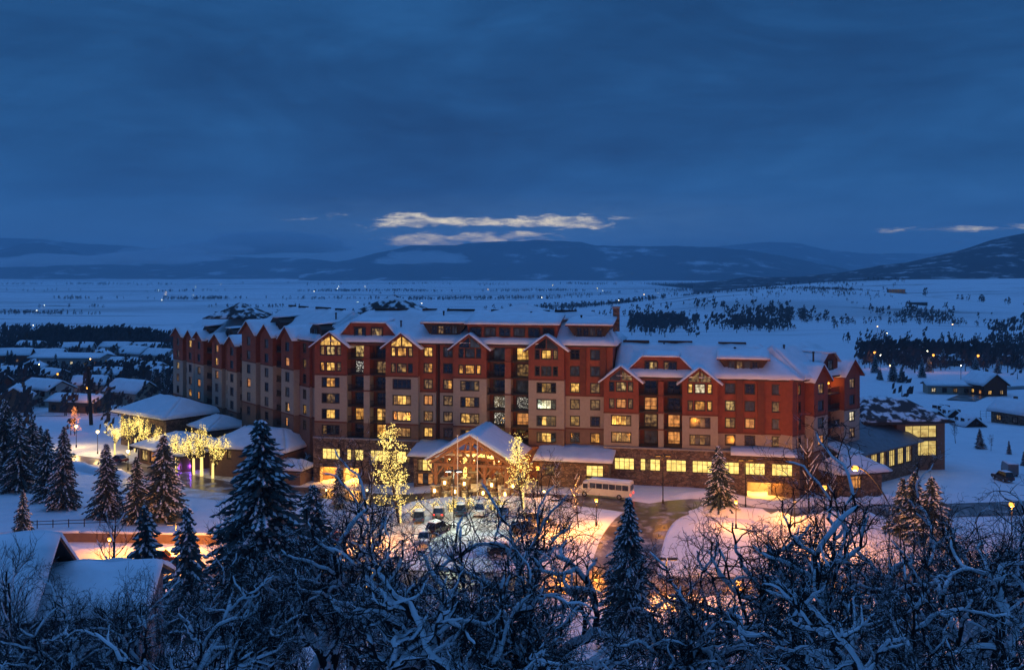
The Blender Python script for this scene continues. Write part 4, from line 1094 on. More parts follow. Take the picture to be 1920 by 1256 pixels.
SOD = (1, .33, .035); WARM = (1, .62, .22); COOL = (.86, 1, .62)
def gz(px, Y): x = xa(px, Y); return Vector((x, Y, ht(x, Y)))
lamp('street_lamp', gz(1688, 108), 17.0, 'tall cobra-head street lamp with curved arm glowing orange', SOD, 10000, 'arm', 4.6, 0, bulb='bulb_sodium', r=.42)
lamp('street_lamp', gz(1897, 128), 10.6, 'orange street lamp among the bare oaks beyond the road bend', SOD, 7000, 'globe', r=.36)
lamp('street_lamp', gz(1546, 143), 9.2, 'orange street lamp over the snowbank beside the garage drive', SOD, 8500, 'globe', r=.36)
lamp('street_lamp', gz(1008, 168), 5.6, 'sodium globe lamp right of the tall lit tree by the canopy', SOD, 1800, 'globe', r=.34)
lamp('street_lamp', gz(1243, 166), 8.0, 'slim lamp post with flat head beside the shuttle bus', SOD, 1000, 'double', bulb='bulb_sodium')
lamp('street_lamp', gz(1398, 166), 8.0, 'slim lamp post with flat head before the garage mouth', SOD, 900, 'double', bulb='bulb_sodium')
lamp('parking_lamp', gz(851, 150), 8.6, 'twin-headed parking lot lamp between the parked cars', COOL, 4200, 'double', bulb='bulb_white')
lamp('parking_lamp', gz(1050, 146), 5.0, 'parking lot lamp hidden behind the oak branches by the snowy cars', SOD, 7500, 'double')
lamp('parking_lamp', gz(690, 146), 5.0, 'parking lot lamp behind the dark branches below the garage', SOD, 6500, 'double')
lamp('parking_lamp', gz(330, 141), 5.0, 'lamp post over the pink snowbank beside the retaining wall', SOD, 10000, 'double')
lamp('parking_lamp', gz(1250, 121), 5.2, 'lamp post by the brown road behind the front oaks', SOD, 8000, 'double')
for px, Y, p, lb in ((1380, 150, 3000, 'low orange lamp on the snowbank opposite the garage mouth'), (1118, 151, 2600, 'low orange lamp by the snowbank left of the road junction'), (205, 137, 6500, 'low orange lamp on the street beyond the near house roof'), (1490, 156, 2200, 'low orange lamp beside the bare aspen at the hotel corner')):
    lamp('path_lamp', gz(px, Y), 4.0, lb, SOD, p, 'globe', r=.28)
for px, y, Y, h, p, lb in ((108, 731, 330, 9, 900, 'orange street lamp in front of the pale village house'), (164, 757, 290, 8, 900, 'orange lamp beside the dark utility pole'),
                           (143, 827, 232, 5, 2000, 'warm lamp on the snow slope above the street'), (183, 836, 224, 5, 2200, 'warm lamp at the street corner near the spruces'), (240, 857, 205, 4, 1200, 'warm lamp low beside the plaza trees'),
                           (612, 913, 181, 1.2, 60, 'short bollard lamp left of the garage apron'), (688, 913, 181, 1.2, 60, 'short bollard lamp right of the garage apron'), (1020, 918, 168, 1.6, 60, 'short path lamp right of the lit tree trunk')):
    lamp('street_lamp', gz(px, Y), h, lb, WARM if Y < 250 else SOD, p, 'globe', r=.34 if h > 3 else .2, bulb='bulb_sodium' if Y > 250 else 'bulb_warm')
for i in range(2):
    px, Y = ((858, 165), (895, 163))[i]
    o = empty('flagpole', gz(px, Y), 0, ('bare white flagpole left of the canopy gable', 'bare white flagpole in front of the canopy peak')[i], 'flagpole')
    mb = MB(); mb.tube([Vector((0, 0, 0)), Vector((0, 0, 11.5))], [.11, .06], 8); mb.build('pole', MT['pole'], o); mb = MB(); mb.ball((0, 0, 11.6), .14); mb.build('finial', MT['pole'], o)
o = empty('utility_pole', gz(171, 268), 0, 'tall dark leaning utility pole beside the street', 'utility pole')
mb = MB(); mb.tube([Vector((0, 0, 0)), Vector((-.9, 0, 16))], [.55, .38], 8); mb.build('pole', MT['bark'], o); mb = MB(); mb.box(-2.2, .6, -.1, .1, 15, 15.25); mb.build('crossarm', MT['bark'], o)

# ------------------------------------------------------------------ trees
def grow_tree(seed, spec, H, up=.25, crook=.45, snow_min=.03, spread=(.5, 1.0), trunk=.2, first=.25, taper=False, ups=(1, 1, 1, 1, 1, 1)):
    rng = random.Random(seed); wood = MB(); snowb = MB(); tips = []
    def rv(): return Vector((rng.uniform(-1, 1), rng.uniform(-1, 1), rng.uniform(-1, 1)))
    def grow(p, d, r, L, lv):
        n = spec[lv]['n']; pts = [p.copy()]; rs = [r]; q = p.copy(); d = d.normalized()
        for i in range(n):
            d = (d + rv() * crook * (.35 if lv == 0 else 1) + Vector((0, 0, up * ups[min(lv, 5)]))).normalized()
            q = q + d * (L / n) * rng.uniform(.8, 1.2); pts.append(q.copy()); rs.append(max(r * (1 - .62 * (i + 1) / n), .006))
        wood.tube(pts, rs, spec[lv]['s'], cap=False)
        if r > snow_min:
            seg = []
            for i, (a, b) in enumerate(zip(pts, pts[1:])):
                dd = (b - a).normalized()
                if abs(dd.z) < .93 and rng.random() < .97:
                    for t in (0., .5, 1.) if not seg else (.5, 1.):
                        rr = rs[i] * (1 - t) + rs[i + 1] * t
                        seg.append((a.lerp(b, t) + Vector((0, 0, rr * .68)), rr * rng.uniform(1.0, 1.3) + .014))
                else:
                    if len(seg) > 2: flush(seg)
                    seg = []
            if len(seg) > 2: flush(seg)
        if lv + 1 < len(spec):
            sp = spec[lv + 1]; k = sp['k']
            for c in range(k):
                t = first + (1 - first) * (c + rng.uniform(.1, .9)) / k if lv else trunk + (1 - trunk) * (c + .8) / k
                x = min(t, .999) * n; i = int(x); pp = pts[i].lerp(pts[i + 1], x - i); rr = rs[i]
                bd = (pts[i + 1] - pts[i]).normalized(); side = rv(); side = (side - bd * side.dot(bd)).normalized()
                if lv == 0:
                    an = 2.4 * c + rng.uniform(-.4, .4); side = Vector((math.cos(an), math.sin(an), 0))
                a = rng.uniform(*spread)
                grow(pp, bd * math.cos(a) + side * math.sin(a), min(rr * .75, sp['r'] * rng.uniform(.8, 1.25)), sp['L'] * rng.uniform(.65, 1.25) * (1 - (.75 if (taper and lv == 0) else .25) * t), lv + 1)
        else: tips.append(pts[-1])
    def flush(seg):
        rs = [s[1] for s in seg]; rs[0] *= .35; rs[-1] *= .35
        snowb.tube([s[0] for s in seg], rs, 6)
    grow(Vector((0, 0, -.6)), Vector((rng.uniform(-.15, .15), rng.uniform(-.15, .15), 1)), spec[0]['r'], spec[0]['L'], 0)
    return wood, snowb, tips
OAK = [dict(n=6, s=8, r=.36, L=5.0), dict(n=12, s=7, r=.23, L=7.6, k=6), dict(n=8, s=6, r=.105, L=3.6, k=6), dict(n=6, s=4, r=.038, L=1.9, k=6), dict(n=4, s=3, r=.017, L=1.0, k=4), dict(n=3, s=3, r=.0095, L=.48, k=4)]
oaks = []
for sd in (11, 23, 37, 41, 58):
    w, sn, tp = grow_tree(sd, OAK, 11, up=.16, crook=.62, snow_min=.040, spread=(.55, 1.2), trunk=.25, ups=(1, 1, .9, .5, .15, 0))
    oaks.append((w.mesh('branches', [MT['twig']]), sn.mesh('snow', [MT['snow']], True)))
def put_oak(i, loc, rz, s, label, group):
    o = empty('oak_tree', loc, rz, label, 'tree', group); o.scale = (s, s, s)
    inst('branches', oaks[i][0], o); tag(inst('snow', oaks[i][1], o), kind='stuff')
    return o
HERO = [(1030, 46, 0, 1.25), (1330, 41, 1, 1.15), (1490, 43, 2, 1.2), (1660, 36, 3, .95), (1800, 45, 4, 1.2), (1915, 40, 0, 1.1), (740, 46, 1, 1.32), (600, 50, 2, 1.15), (870, 40, 3, .98), (450, 45, 4, .9), (330, 44, 3, .86), (190, 45, 0, .85), (50, 46, 2, .75),
        (1750, 33, 1, .8), (1730, 58, 2, 1.12), (950, 42, 2, .8), (1185, 42, 4, .88), (830, 52, 4, .85), (1600, 62, 1, .85), (400, 57, 2, .8), (660, 60, 3, .95), (-20, 38, 4, .62), (550, 64, 4, .88)]
ro = random.Random(77)
def oak_label(px, Y):
    if px < 230: return 'bare snowy oak below the blue-grey house on the slope', 'oaks below the slope house'
    if px < 620: return 'bare snowy oak around the foot of the tallest spruce', 'oaks round the tallest spruce'
    if px < 960: return 'bare snowy oak on the slope below the parked cars', 'oaks below the parked cars'
    if px < 1380: return 'bare gnarled snowy oak beside the lone spruce by the road', 'oaks beside the lone spruce'
    if px < 1700: return 'heavy-limbed snowy oak on the slope below the garage drive', 'oaks below the garage drive'
    return 'dense tall snowy oak on the slope below the annex', 'oaks below the annex'
for px, Y, i, s in HERO:
    x = xa(px, Y)
    put_oak(i, (x, Y, ht(x, Y)), ro.uniform(0, 6.28), s * ro.uniform(1.0, 1.1), *oak_label(px, Y))

BRUSH = [dict(n=2, s=6, r=.10, L=.7), dict(n=9, s=5, r=.05, L=7.0, k=9), dict(n=5, s=4, r=.020, L=1.9, k=10), dict(n=3, s=3, r=.011, L=.9, k=5), dict(n=2, s=3, r=.008, L=.45, k=3)]
brm = []
for sd in (71, 72, 73):
    w, sn, tp = grow_tree(sd, BRUSH, 7, up=.20, crook=.26, snow_min=.045, spread=(.25, .62), trunk=.1, ups=(1, .7, 1, .6, .3, 0))
    brm.append((w.mesh('branches', [MT['frosttwig']]), sn.mesh('snow', [MT['snow']], True)))
for k, (px, Y, s) in enumerate(((105, 47, .8), (240, 46, .85), (370, 50, 1.0), (540, 55, 1.05), (690, 56, 1.15), (900, 52, .9), (1420, 52, .9), (1690, 54, 1.1), (1780, 58, 1.2), (1850, 54, 1.2), (1905, 58, 1.25))):
    x = xa(px, Y); o = empty('frosted_shrub', (x, Y, ht(x, Y)), ro.uniform(0, 6.28), *((('tall fine-twigged frosted shrub near the slope house', 'shrub', 'shrubs near the slope house') if px < 400 else ('tall fine-twigged frosted shrub on the slope below the hotel entrance', 'shrub', 'shrubs below the hotel entrance') if px < 1300 else ('tall fine-twigged frosted shrub on the slope below the annex', 'shrub', 'shrubs below the annex'))))
    s *= ro.uniform(1.1, 1.3); o.scale = (s, s, s); inst('branches', brm[k % 3][0], o); tag(inst('snow', brm[k % 3][1], o), kind='stuff')

def spruce_mesh(seed, H, Rm, dens=1.0):
    rng = random.Random(seed); fo = MB(); sn = MB(); tr = MB()
    tr.tube([Vector((0, 0, -.5)), Vector((0, 0, H * .97))], [H * .014, .02], 6)
    nw = int(H * 3.2 * dens)
    for w in range(nw):
        z = H * (.05 + .94 * w / nw); f = 1 - z / H
        l0 = Rm * (f ** .82) * rng.uniform(.82, 1.1) + .12; nb = max(4, int((5 + 5 * f) * dens))
        ph = rng.uniform(0, 6.28)
        for b in range(nb):
            a = ph + 2 * math.pi * b / nb + rng.uniform(-.25, .25); l = l0 * rng.uniform(.5, 1.22)
            ca, sa = math.cos(a), math.sin(a); ns = max(2, int(l / .33)); drop = rng.uniform(.18, .42)
            snowy_ = rng.random() < .62
            for k in range(ns):
                t = (k + .6) / ns; r0 = l * t; zz = z + .25 * l * (.25 * t) - drop * l * t * t + rng.uniform(-.05, .05)
                wd = (.32 + .20 * l * (1 - .55 * t)) * rng.uniform(.6, 1.15) * .46; ln = l / ns * 1.15
                tilt = -drop * 2 * t * .8 + rng.uniform(-.25, .15); sk = rng.uniform(-.4, .4)
                def P(u, v_, dz): return (ca * (r0 + u) - sa * (v_ + sk * u), sa * (r0 + u) + ca * (v_ + sk * u), zz + u * tilt + dz)
                hang = -.16 - .12 * rng.random()
                fo.add([P(-ln * .5, 0, .03), P(0, wd, hang), P(ln * .75, 0, -.05), P(0, -wd, hang), P(0, 0, .06)], [(0, 4, 1), (4, 2, 1), (0, 3, 4), (4, 3, 2)])
                if snowy_ and rng.random() < .8:
                    g = rng.uniform(.35, .7)
                    sn.add([P(-ln * .4, 0, .07), P(0, wd * g, hang * g + .06), P(ln * .62, 0, .0), P(0, -wd * g, hang * g + .06), P(0, 0, .14)], [(0, 4, 1), (4, 2, 1), (0, 3, 4), (4, 3, 2)])
    return tr.mesh('trunk', [MT['bark']]), fo.mesh('foliage', [MT['needles']]), sn.mesh('snow', [MT['snow']])
SPR = [spruce_mesh(1, 18, 4.4, 1.6), spruce_mesh(2, 12, 3.0, 1.2), spruce_mesh(3, 12, 2.7, 1.1), spruce_mesh(4, 9, 2.4, 1.1)]
SPH = [18, 12, 12, 9]
def spruce(i, loc, h, label, group=None, rz=None, wide=1.0):
    o = empty('spruce_tree', loc, ro.uniform(0, 6.28), label, 'tree', group); s = h / SPH[i]; wide *= ro.uniform(.85, 1.15); o.scale = (s * wide, s * wide * ro.uniform(.9, 1.1), s); o.rotation_euler = (ro.uniform(-.035, .035), ro.uniform(-.035, .035), ro.uniform(0, 6.28))
    for nm, me in zip(('trunk', 'foliage', 'snow'), SPR[i]): tag(inst(nm, me, o), kind='stuff' if nm == 'snow' else None)
    return o
def spr_at(px, ytop, Y, i, label, group=None, wide=1.0):
    g = gz(px, Y); zt = EYE - (ytop - HZ) / F * Y
    return spruce(i, g, zt - g.z, label, group, wide=wide)
spr_at(497, 783, 104, 0, 'tallest dark spruce dusted with snow in front of the restaurant', wide=1.5)
spr_at(1175, 927, 92, 0, 'spruce standing alone by the brown road among bare oaks', wide=.85)
spr_at(1352, 833, 160, 1, 'snow-laden spruce glowing orange beside the garage windows', wide=1.15)
spr_at(634, 862, 172, 2, 'small snowy spruce between the two garage mouths')
spr_at(590, 905, 118, 1, 'bushy snowy spruce below the small porch', wide=1.3)
spr_at(277, 940, 98, 3, 'young spruce rising above the near house roof ridge'); spr_at(357, 945, 96, 3, 'young spruce right of the near house roof')
for k, (px, yt, Y, i, wd) in enumerate(((203, 828, 166, 1, 1.15), (256, 852, 162, 2, 1.25), (306, 812, 164, 1, 1.2))):
    spr_at(px, yt, Y, i, 'snowy spruce standing along the retaining wall before the plaza', 'spruces along the retaining wall', wd)
for k, (px, yt, Y, i, wd) in enumerate(((8, 745, 196, 1, 1.1), (36, 768, 186, 2, 1.1), (62, 782, 192, 1, 1.1), (90, 800, 178, 2, 1.15), (118, 795, 172, 1, 1.05), (20, 770, 206, 2, 1), (-25, 770, 190, 1, 1.1), (75, 795, 200, 2, 1.1))):
    spr_at(px, yt, Y, i, 'dark green spruce in the dense clump beside the street', 'spruces clumped beside the street', wd)
spr_at(42, 915, 150, 3, 'little spruce alone on the snow left of the retaining wall')
for k, (px, yt, Y, i) in enumerate(((288, 690, 330, 1), (305, 680, 345, 2), (325, 700, 320, 1))):
    spr_at(px, yt, Y, i, 'dark spruce in the group behind the pavilion roof', 'spruces behind the pavilion')
spr_at(1838, 803, 225, 1, 'full dark spruce on the snowfield beyond the annex', wide=1.15); spr_at(1892, 825, 218, 2, 'slim spruce on the snowfield near the parked van'); spr_at(1920, 845, 205, 3, 'short spruce at the foot of the snowfield slope')
for k, (px, yt, Y) in enumerate(((1715, 880, 150), (1745, 890, 146), (1690, 893, 152))):
    spr_at(px, yt, Y, 3, 'bushy snow-dusted evergreen in front of the annex wall', 'evergreens in front of the annex', 1.4)

# bare aspens
ASP = [dict(n=7, s=6, r=.13, L=9.0), dict(n=4, s=4, r=.045, L=2.6, k=16), dict(n=3, s=3, r=.02, L=1.3, k=6), dict(n=2, s=3, r=.011, L=.7, k=5)]
aspm = []
for sd in (5, 6):
    w, sn, tp = grow_tree(sd, ASP, 10, up=.22, crook=.2, snow_min=.04, spread=(.6, 1.0), trunk=.22)
    aspm.append((w.mesh('branches', [MT['twig']]), sn.mesh('snow', [MT['snow']], True)))
def aspen(px, ytop, Y, label, group=None, i=0):
    g = gz(px, Y); s = (EYE - (ytop - HZ) / F * Y - g.z) / 10.5
    o = empty('aspen_tree', g, ro.uniform(0, 6.28), label, 'tree', group); o.scale = (s, s, s); inst('branches', aspm[i][0], o); tag(inst('snow', aspm[i][1], o), kind='stuff')
aspen(693, 828, 172, 'bare aspen beside the left hall windows'); aspen(1045, 855, 168, 'bare aspen before the lobby wall', i=1); aspen(1518, 800, 166, 'bare aspen at the hotel corner by the annex'); aspen(1085, 880, 150, 'frosted bare tree before the shuttle bus', i=1)
for px, yt, Y in ((1792, 780, 232), (1858, 812, 222), (1560, 830, 168)): aspen(px, yt, Y, 'bare leafless tree standing near the annex', 'bare trees near the annex', i=px % 2)
for px, yt, Y in ((8, 980, 62), (30, 1010, 58), (215, 940, 88), (420, 930, 110)): aspen(px, yt, Y, 'thin bare sapling near the house on the slope', 'saplings near the slope house', i=px % 2)

# trees wrapped in strings of light
LIT = [dict(n=4, s=6, r=.16, L=3.6), dict(n=5, s=4, r=.07, L=2.7, k=10), dict(n=4, s=3, r=.03, L=1.4, k=6), dict(n=3, s=3, r=.018, L=.7, k=4)]
def lit_tree(name, loc, h, label, group=None, seed=1, tall=False, power=260, wrap=2.1, nb=300, spec=LIT, trunk=.5, spread=(.4, .9)):
    o = empty(name, loc, 0, label, 'tree', group); rng = random.Random(seed)
    w, sn, tips = grow_tree(seed, spec, h, up=.08 if trunk < .3 else .28, crook=.14 if spec is TALL else .35, snow_min=.03, spread=spread, trunk=trunk, taper=(spec is not LIT))
    zmax = max(p[2] for p in w.v); s = h / zmax; o.scale = (s, s, s)
    w.build('branches', MT['bark'], o)
    tw = MB(); tw.tube([Vector((0, 0, .05)), Vector((0, 0, wrap))], [.19, .15], 8); tw.build('wrapped_trunk', MT['bulb_wrap'], o)
    vs = [Vector(p) for p in w.v if p[2] > wrap * .9]; fb = MB()
    for k in range(nb):
        p = rng.choice(vs) + Vector((rng.uniform(-.12, .12), rng.uniform(-.12, .12), rng.uniform(-.12, .12))); r = rng.uniform(.032, .058) / s
        fb.add([(p.x + r, p.y, p.z), (p.x - r, p.y, p.z), (p.x, p.y + r, p.z), (p.x, p.y - r, p.z), (p.x, p.y, p.z + r), (p.x, p.y, p.z - r)],
               [(0, 2, 4), (2, 1, 4), (1, 3, 4), (3, 0, 4), (2, 0, 5), (1, 2, 5), (3, 1, 5), (0, 3, 5)])
    tag(fb.build('fairy_lights', MT['bulb_gold'], o), kind='stuff')
    L = bpy.data.lights.new('fairy_lights', 'POINT'); L.energy = power; L.color = (1, .66, .16); L.shadow_soft_size = 1.2
    lo = bpy.data.objects.new('fairy_glow', L); link(lo, o); lo.location = (0, -.5, h * .62 / s); return o
TALL = [dict(n=8, s=6, r=.2, L=11.5), dict(n=4, s=4, r=.05, L=3.5, k=38), dict(n=4, s=3, r=.022, L=1.2, k=6)]
g = gz(750, 158); lit_tree('lit_tree', g, EYE - (793 - HZ) / F * 158 - g.z, 'tall tree wrapped in golden lights left of the entrance', seed=31, spec=TALL, nb=2100, power=480, trunk=.1, spread=(1.0, 1.4))
g = gz(981, 162); lit_tree('lit_tree', g, EYE - (810 - HZ) / F * 162 - g.z, 'tall slender tree with white-gold lights right of the entrance', seed=32, spec=TALL, nb=1250, power=460, wrap=2.6, trunk=.24, spread=(.9, 1.3))
for k, (px, yb, yt) in enumerate(((215, 852, 796), (242, 852, 782), (254, 846, 778), (264, 858, 798), (292, 868, 806), (331, 885, 818), (363, 890, 812), (378, 893, 803), (399, 897, 822))):
    Y = F * (EYE - .3) / (yb - HZ); x = xa(px, Y); h = (yb - yt) / F * Y
    lit_tree('lit_tree', (x, Y, ht(x, Y) + .03), h * 1.1, 'plaza tree wrapped in golden lights with a glowing trunk', 'lit plaza trees', seed=60 + k, power=190, nb=950)
BUSH = [dict(n=2, s=5, r=.1, L=.5), dict(n=4, s=4, r=.05, L=1.7, k=9), dict(n=3, s=3, r=.025, L=.8, k=4)]
for k, px in enumerate((778, 786, 817, 846, 853, 875, 904, 924, 941)):
    Y = 160.5 + (k % 3) * .8; g = gz(px, Y)
    lit_tree('lit_shrub', g, 2.2, 'small shrub wrapped in bright yellow lights before the canopy', 'lit shrubs before the canopy', seed=90 + k, wrap=.4, nb=110, spec=BUSH, power=45)
g = gz(140, 250); o = lit_tree('lit_tree', g, 7.5, 'round tree wrapped in red-orange lights beside the street', seed=120, nb=500, power=60, spec=TALL, trunk=.05, spread=(.9, 1.3))
for c in o.children:
    if c.name.startswith(('fairy_lights', 'wrapped')): c.material_slots[0].link = 'OBJECT'; c.material_slots[0].material = MT['bulb_orange']
    if c.type == 'LIGHT': c.data.color = (1, .25, .08)
for k, (px, Y, h) in enumerate(((156, 400, 9), (214, 430, 8), (9, 420, 6))):
    lit_tree('lit_tree', gz(px, Y), h, 'distant village tree strung with pale yellow lights', 'lit trees in the village', seed=130 + k, nb=70, power=30)
# violet obelisk of the plaza
p = gz(345, 205); o = empty('obelisk', p, rad(20), 'slim dark obelisk with violet light at its foot among lit trees', 'sculpture')
mb = MB(); mb.add([(-.6, -.6, .5), (.6, -.6, .5), (.6, .6, .5), (-.6, .6, .5), (-.45, -.45, 4.6), (.45, -.45, 4.6), (.45, .45, 4.6), (-.45, .45, 4.6), (0, 0, 6.0)],
                  [(0, 1, 5, 4), (1, 2, 6, 5), (2, 3, 7, 6), (3, 0, 4, 7), (4, 5, 8), (5, 6, 8), (6, 7, 8), (7, 4, 8)]); mb.build('shaft', MT['concrete'], o)
mb = MB(); mb.box(-1.6, 1.6, -1.6, 1.6, 0, .5); mb.build('plinth', MT['concrete'], o)
for sg in (-1, 1):
    mb = MB(); mb.box(sg * 1.1 - .2, sg * 1.1 + .2, -1.4, -1.1, .5, .7); mb.build('floodlight', MT['bulb_violet'], o)
    L = bpy.data.lights.new('floodlight', 'POINT'); L.energy = 130; L.color = (.28, .06, 1); L.shadow_soft_size = .1; lo = bpy.data.objects.new('violet_light', L); link(lo, o); lo.location = (sg * 1.3, -1.7, 1.1)

rt = random.Random(21)
for k in range(70):
    px, Y = (rt.uniform(-20, 330), rt.uniform(345, 640)) if k % 3 else (rt.uniform(1620, 1915), rt.uniform(400, 560))
    spruce(1 + k % 3, gz(px, Y), rt.uniform(4.5, 10), 'dark spruce standing between the small houses', 'spruces between the houses', wide=1.1)
# ------------------------------------------------------------------ vehicles
PAINT = {'black': (.02, .02, .022), 'silver': (.36, .37, .38), 'blue': (.03, .06, .12), 'white': (.62, .62, .60), 'grey': (.10, .105, .11), 'red': (.16, .02, .02)}
for n, c in PAINT.items(): mat('paint_' + n, c, .3, .05, 1, spec=.6)
def car(loc, rz, paint, label, suv=False, lit=False, group=None):
    o = empty('parked_car', loc, rz, label, 'car', group); L_, Wd = 4.6, .88; hb = .98 if suv else .86; hr = 1.78 if suv else 1.45
    mb = MB(); side = [(-2.3, .38), (-1.95, .30), (1.95, .30), (2.3, .42), (2.3, .74), (2.15, hb - .06), (1.2, hb), (-1.9, hb + .03), (-2.28, hb - .05), (-2.34, .62)]
    n = len(side); vs = []
    for y, k in ((-Wd, .93), (-Wd - .02, 1), (Wd + .02, 1), (Wd, .93)): pass
    ring = [(-Wd * .94, .96), (-Wd, 1.0), (Wd, 1.0), (Wd * .94, .96)]
    for y, k in ring: vs += [(x * k, y, .62 + (z - .62) * k) for x, z in side]
    fs = [tuple(range(n)), tuple(range(4 * n - 1, 3 * n - 1, -1))]
    for j in range(3): fs += [(j * n + i, (j + 1) * n + i, (j + 1) * n + (i + 1) % n, j * n + (i + 1) % n) for i in range(n)]
    mb.add(vs, fs); mb.build('body', MT['paint_' + paint], o)
    b0, b1, t0, t1 = (-2.1, 1.0, -1.75, .25) if suv else (-1.75, 1.0, -1.05, .2)
    cb = MB(); w0, w1 = Wd * .95, Wd * .74
    q = [(b0, -w0, hb), (b1, -w0, hb), (b1, w0, hb), (b0, w0, hb), (t0, -w1, hr), (t1, -w1, hr), (t1, w1, hr), (t0, w1, hr)]
    cb.add(q, [(0, 1, 5, 4), (1, 2, 6, 5), (2, 3, 7, 6), (3, 0, 4, 7)]); cb.build('glasshouse', MT['glassdark'], o)
    rf = MB(); rf.add([(t0 - .05, -w1 - .03, hr), (t1 + .05, -w1 - .03, hr), (t1 + .05, w1 + .03, hr), (t0 - .05, w1 + .03, hr), (t0 + .05, -w1 + .08, hr + .07), (t1 - .08, -w1 + .08, hr + .07), (t1 - .08, w1 - .08, hr + .07), (t0 + .05, w1 - .08, hr + .07)],
                      [(0, 3, 2, 1), (0, 1, 5, 4), (1, 2, 6, 5), (2, 3, 7, 6), (3, 0, 4, 7), (4, 5, 6, 7)]); rf.build('roof', MT['paint_' + paint], o)
    pb = MB()
    for sx in (-1, 1):
        for bx, tx in ((b0, t0), ((b0 + b1) / 2 - .1, (t0 + t1) / 2 - .05), (b1, t1)):
            pb.tube([Vector((bx, sx * (w0 + .005), hb)), Vector((tx, sx * (w1 + .005), hr))], [.045, .045], 4)
    pb.build('pillars', MT['paint_' + paint], o)
    sn = MB(); sn.snow((t0, -w1, hr + .06), (t1, -w1, hr + .06), (t1, w1, hr + .06), (t0, w1, hr + .06), .12, 6, 4, seed=loc[0]); sn.build('roof_snow', MT['snow'], o, sm=True); sn = MB(); sn.snow((1.15, -w0 * .85, hb - .02), (2.1, -w0 * .85, hb - .09), (2.1, w0 * .85, hb - .09), (1.15, w0 * .85, hb - .02), .07, 4, 4, seed=loc[1]); sn.build('hood_snow', MT['snow'], o, sm=True)
    for x in (-1.4, 1.42):
        for sy in (-1, 1):
            wb = MB(); wb.tube([Vector((x, sy * (Wd - .2), .33)), Vector((x, sy * (Wd + .03), .33))], [.34, .34], 14); wo = wb.build('wheel', MT['rubber'], o)
            rb = MB(); rb.tube([Vector((x, sy * (Wd + .032), .33)), Vector((x, sy * (Wd + .05), .33))], [.2, .17], 10); rb.build('rim', MT['chrome'], wo)
    for sy in (-1, 1):
        hl = MB(); hl.box(2.22, 2.33, sy * .62 - .17, sy * .62 + .17, .62, .76); hl.build('headlight', MT['bulb_warm'] if lit else MT['chrome'], o)
        tl = MB(); tl.box(-2.36, -2.27, sy * .66 - .14, sy * .66 + .14, .66, .84); tl.build('taillight', MT['bulb_red'] if lit else MT['paint_red'], o)
    return o
for px, Y, pt, suv, rz, lb in ((785, 157, 'blue', 1, 95, 'dark blue parked car at the left end of the hotel-side row'), (822, 158, 'grey', 0, 92, 'dark grey sedan with red tail lamp in the hotel-side row'), (866, 158.5, 'blue', 1, 88, 'dark estate car parked beside the twin-headed lamp'), (899, 158, 'white', 1, -90, 'pale off-roader parked nose out in the hotel-side row'), (943, 157.5, 'blue', 0, 88, 'bluish sedan parked at the right of the hotel-side row'),
                           (822, 147.5, 'black', 1, 60, 'black off-roader parked at a slant in the lamplight'), (795, 143.5, 'silver', 0, -92, 'silver sedan with snowy hood in the lamplight'), (985, 147, 'black', 1, 20, 'black car under snow glowing orange in lamplight'), (1005, 152, 'grey', 1, 15, 'grey car under thick snow near the orange lamp'), (945, 139, 'black', 1, 10, 'black car in the shade of the front branches'),
                           (610, 152, 'black', 1, 80, 'black car left of the snow-topped car below the garage'), (640, 151, 'red', 0, 85, 'car with snow-piled roof below the garage'), (305, 139, 'red', 1, 10, 'dark car half hidden beyond the near house'), (1880, 190, 'black', 1, 100, 'black car at the foot of the snowfield'), (222, 214, 'red', 0, 150, 'red car stopped beside the plaza trees')):
    g = gz(px, Y); g.z += .1; car(g, rad(rz), pt, lb, bool(suv), lit=(px == 822 and Y > 150))
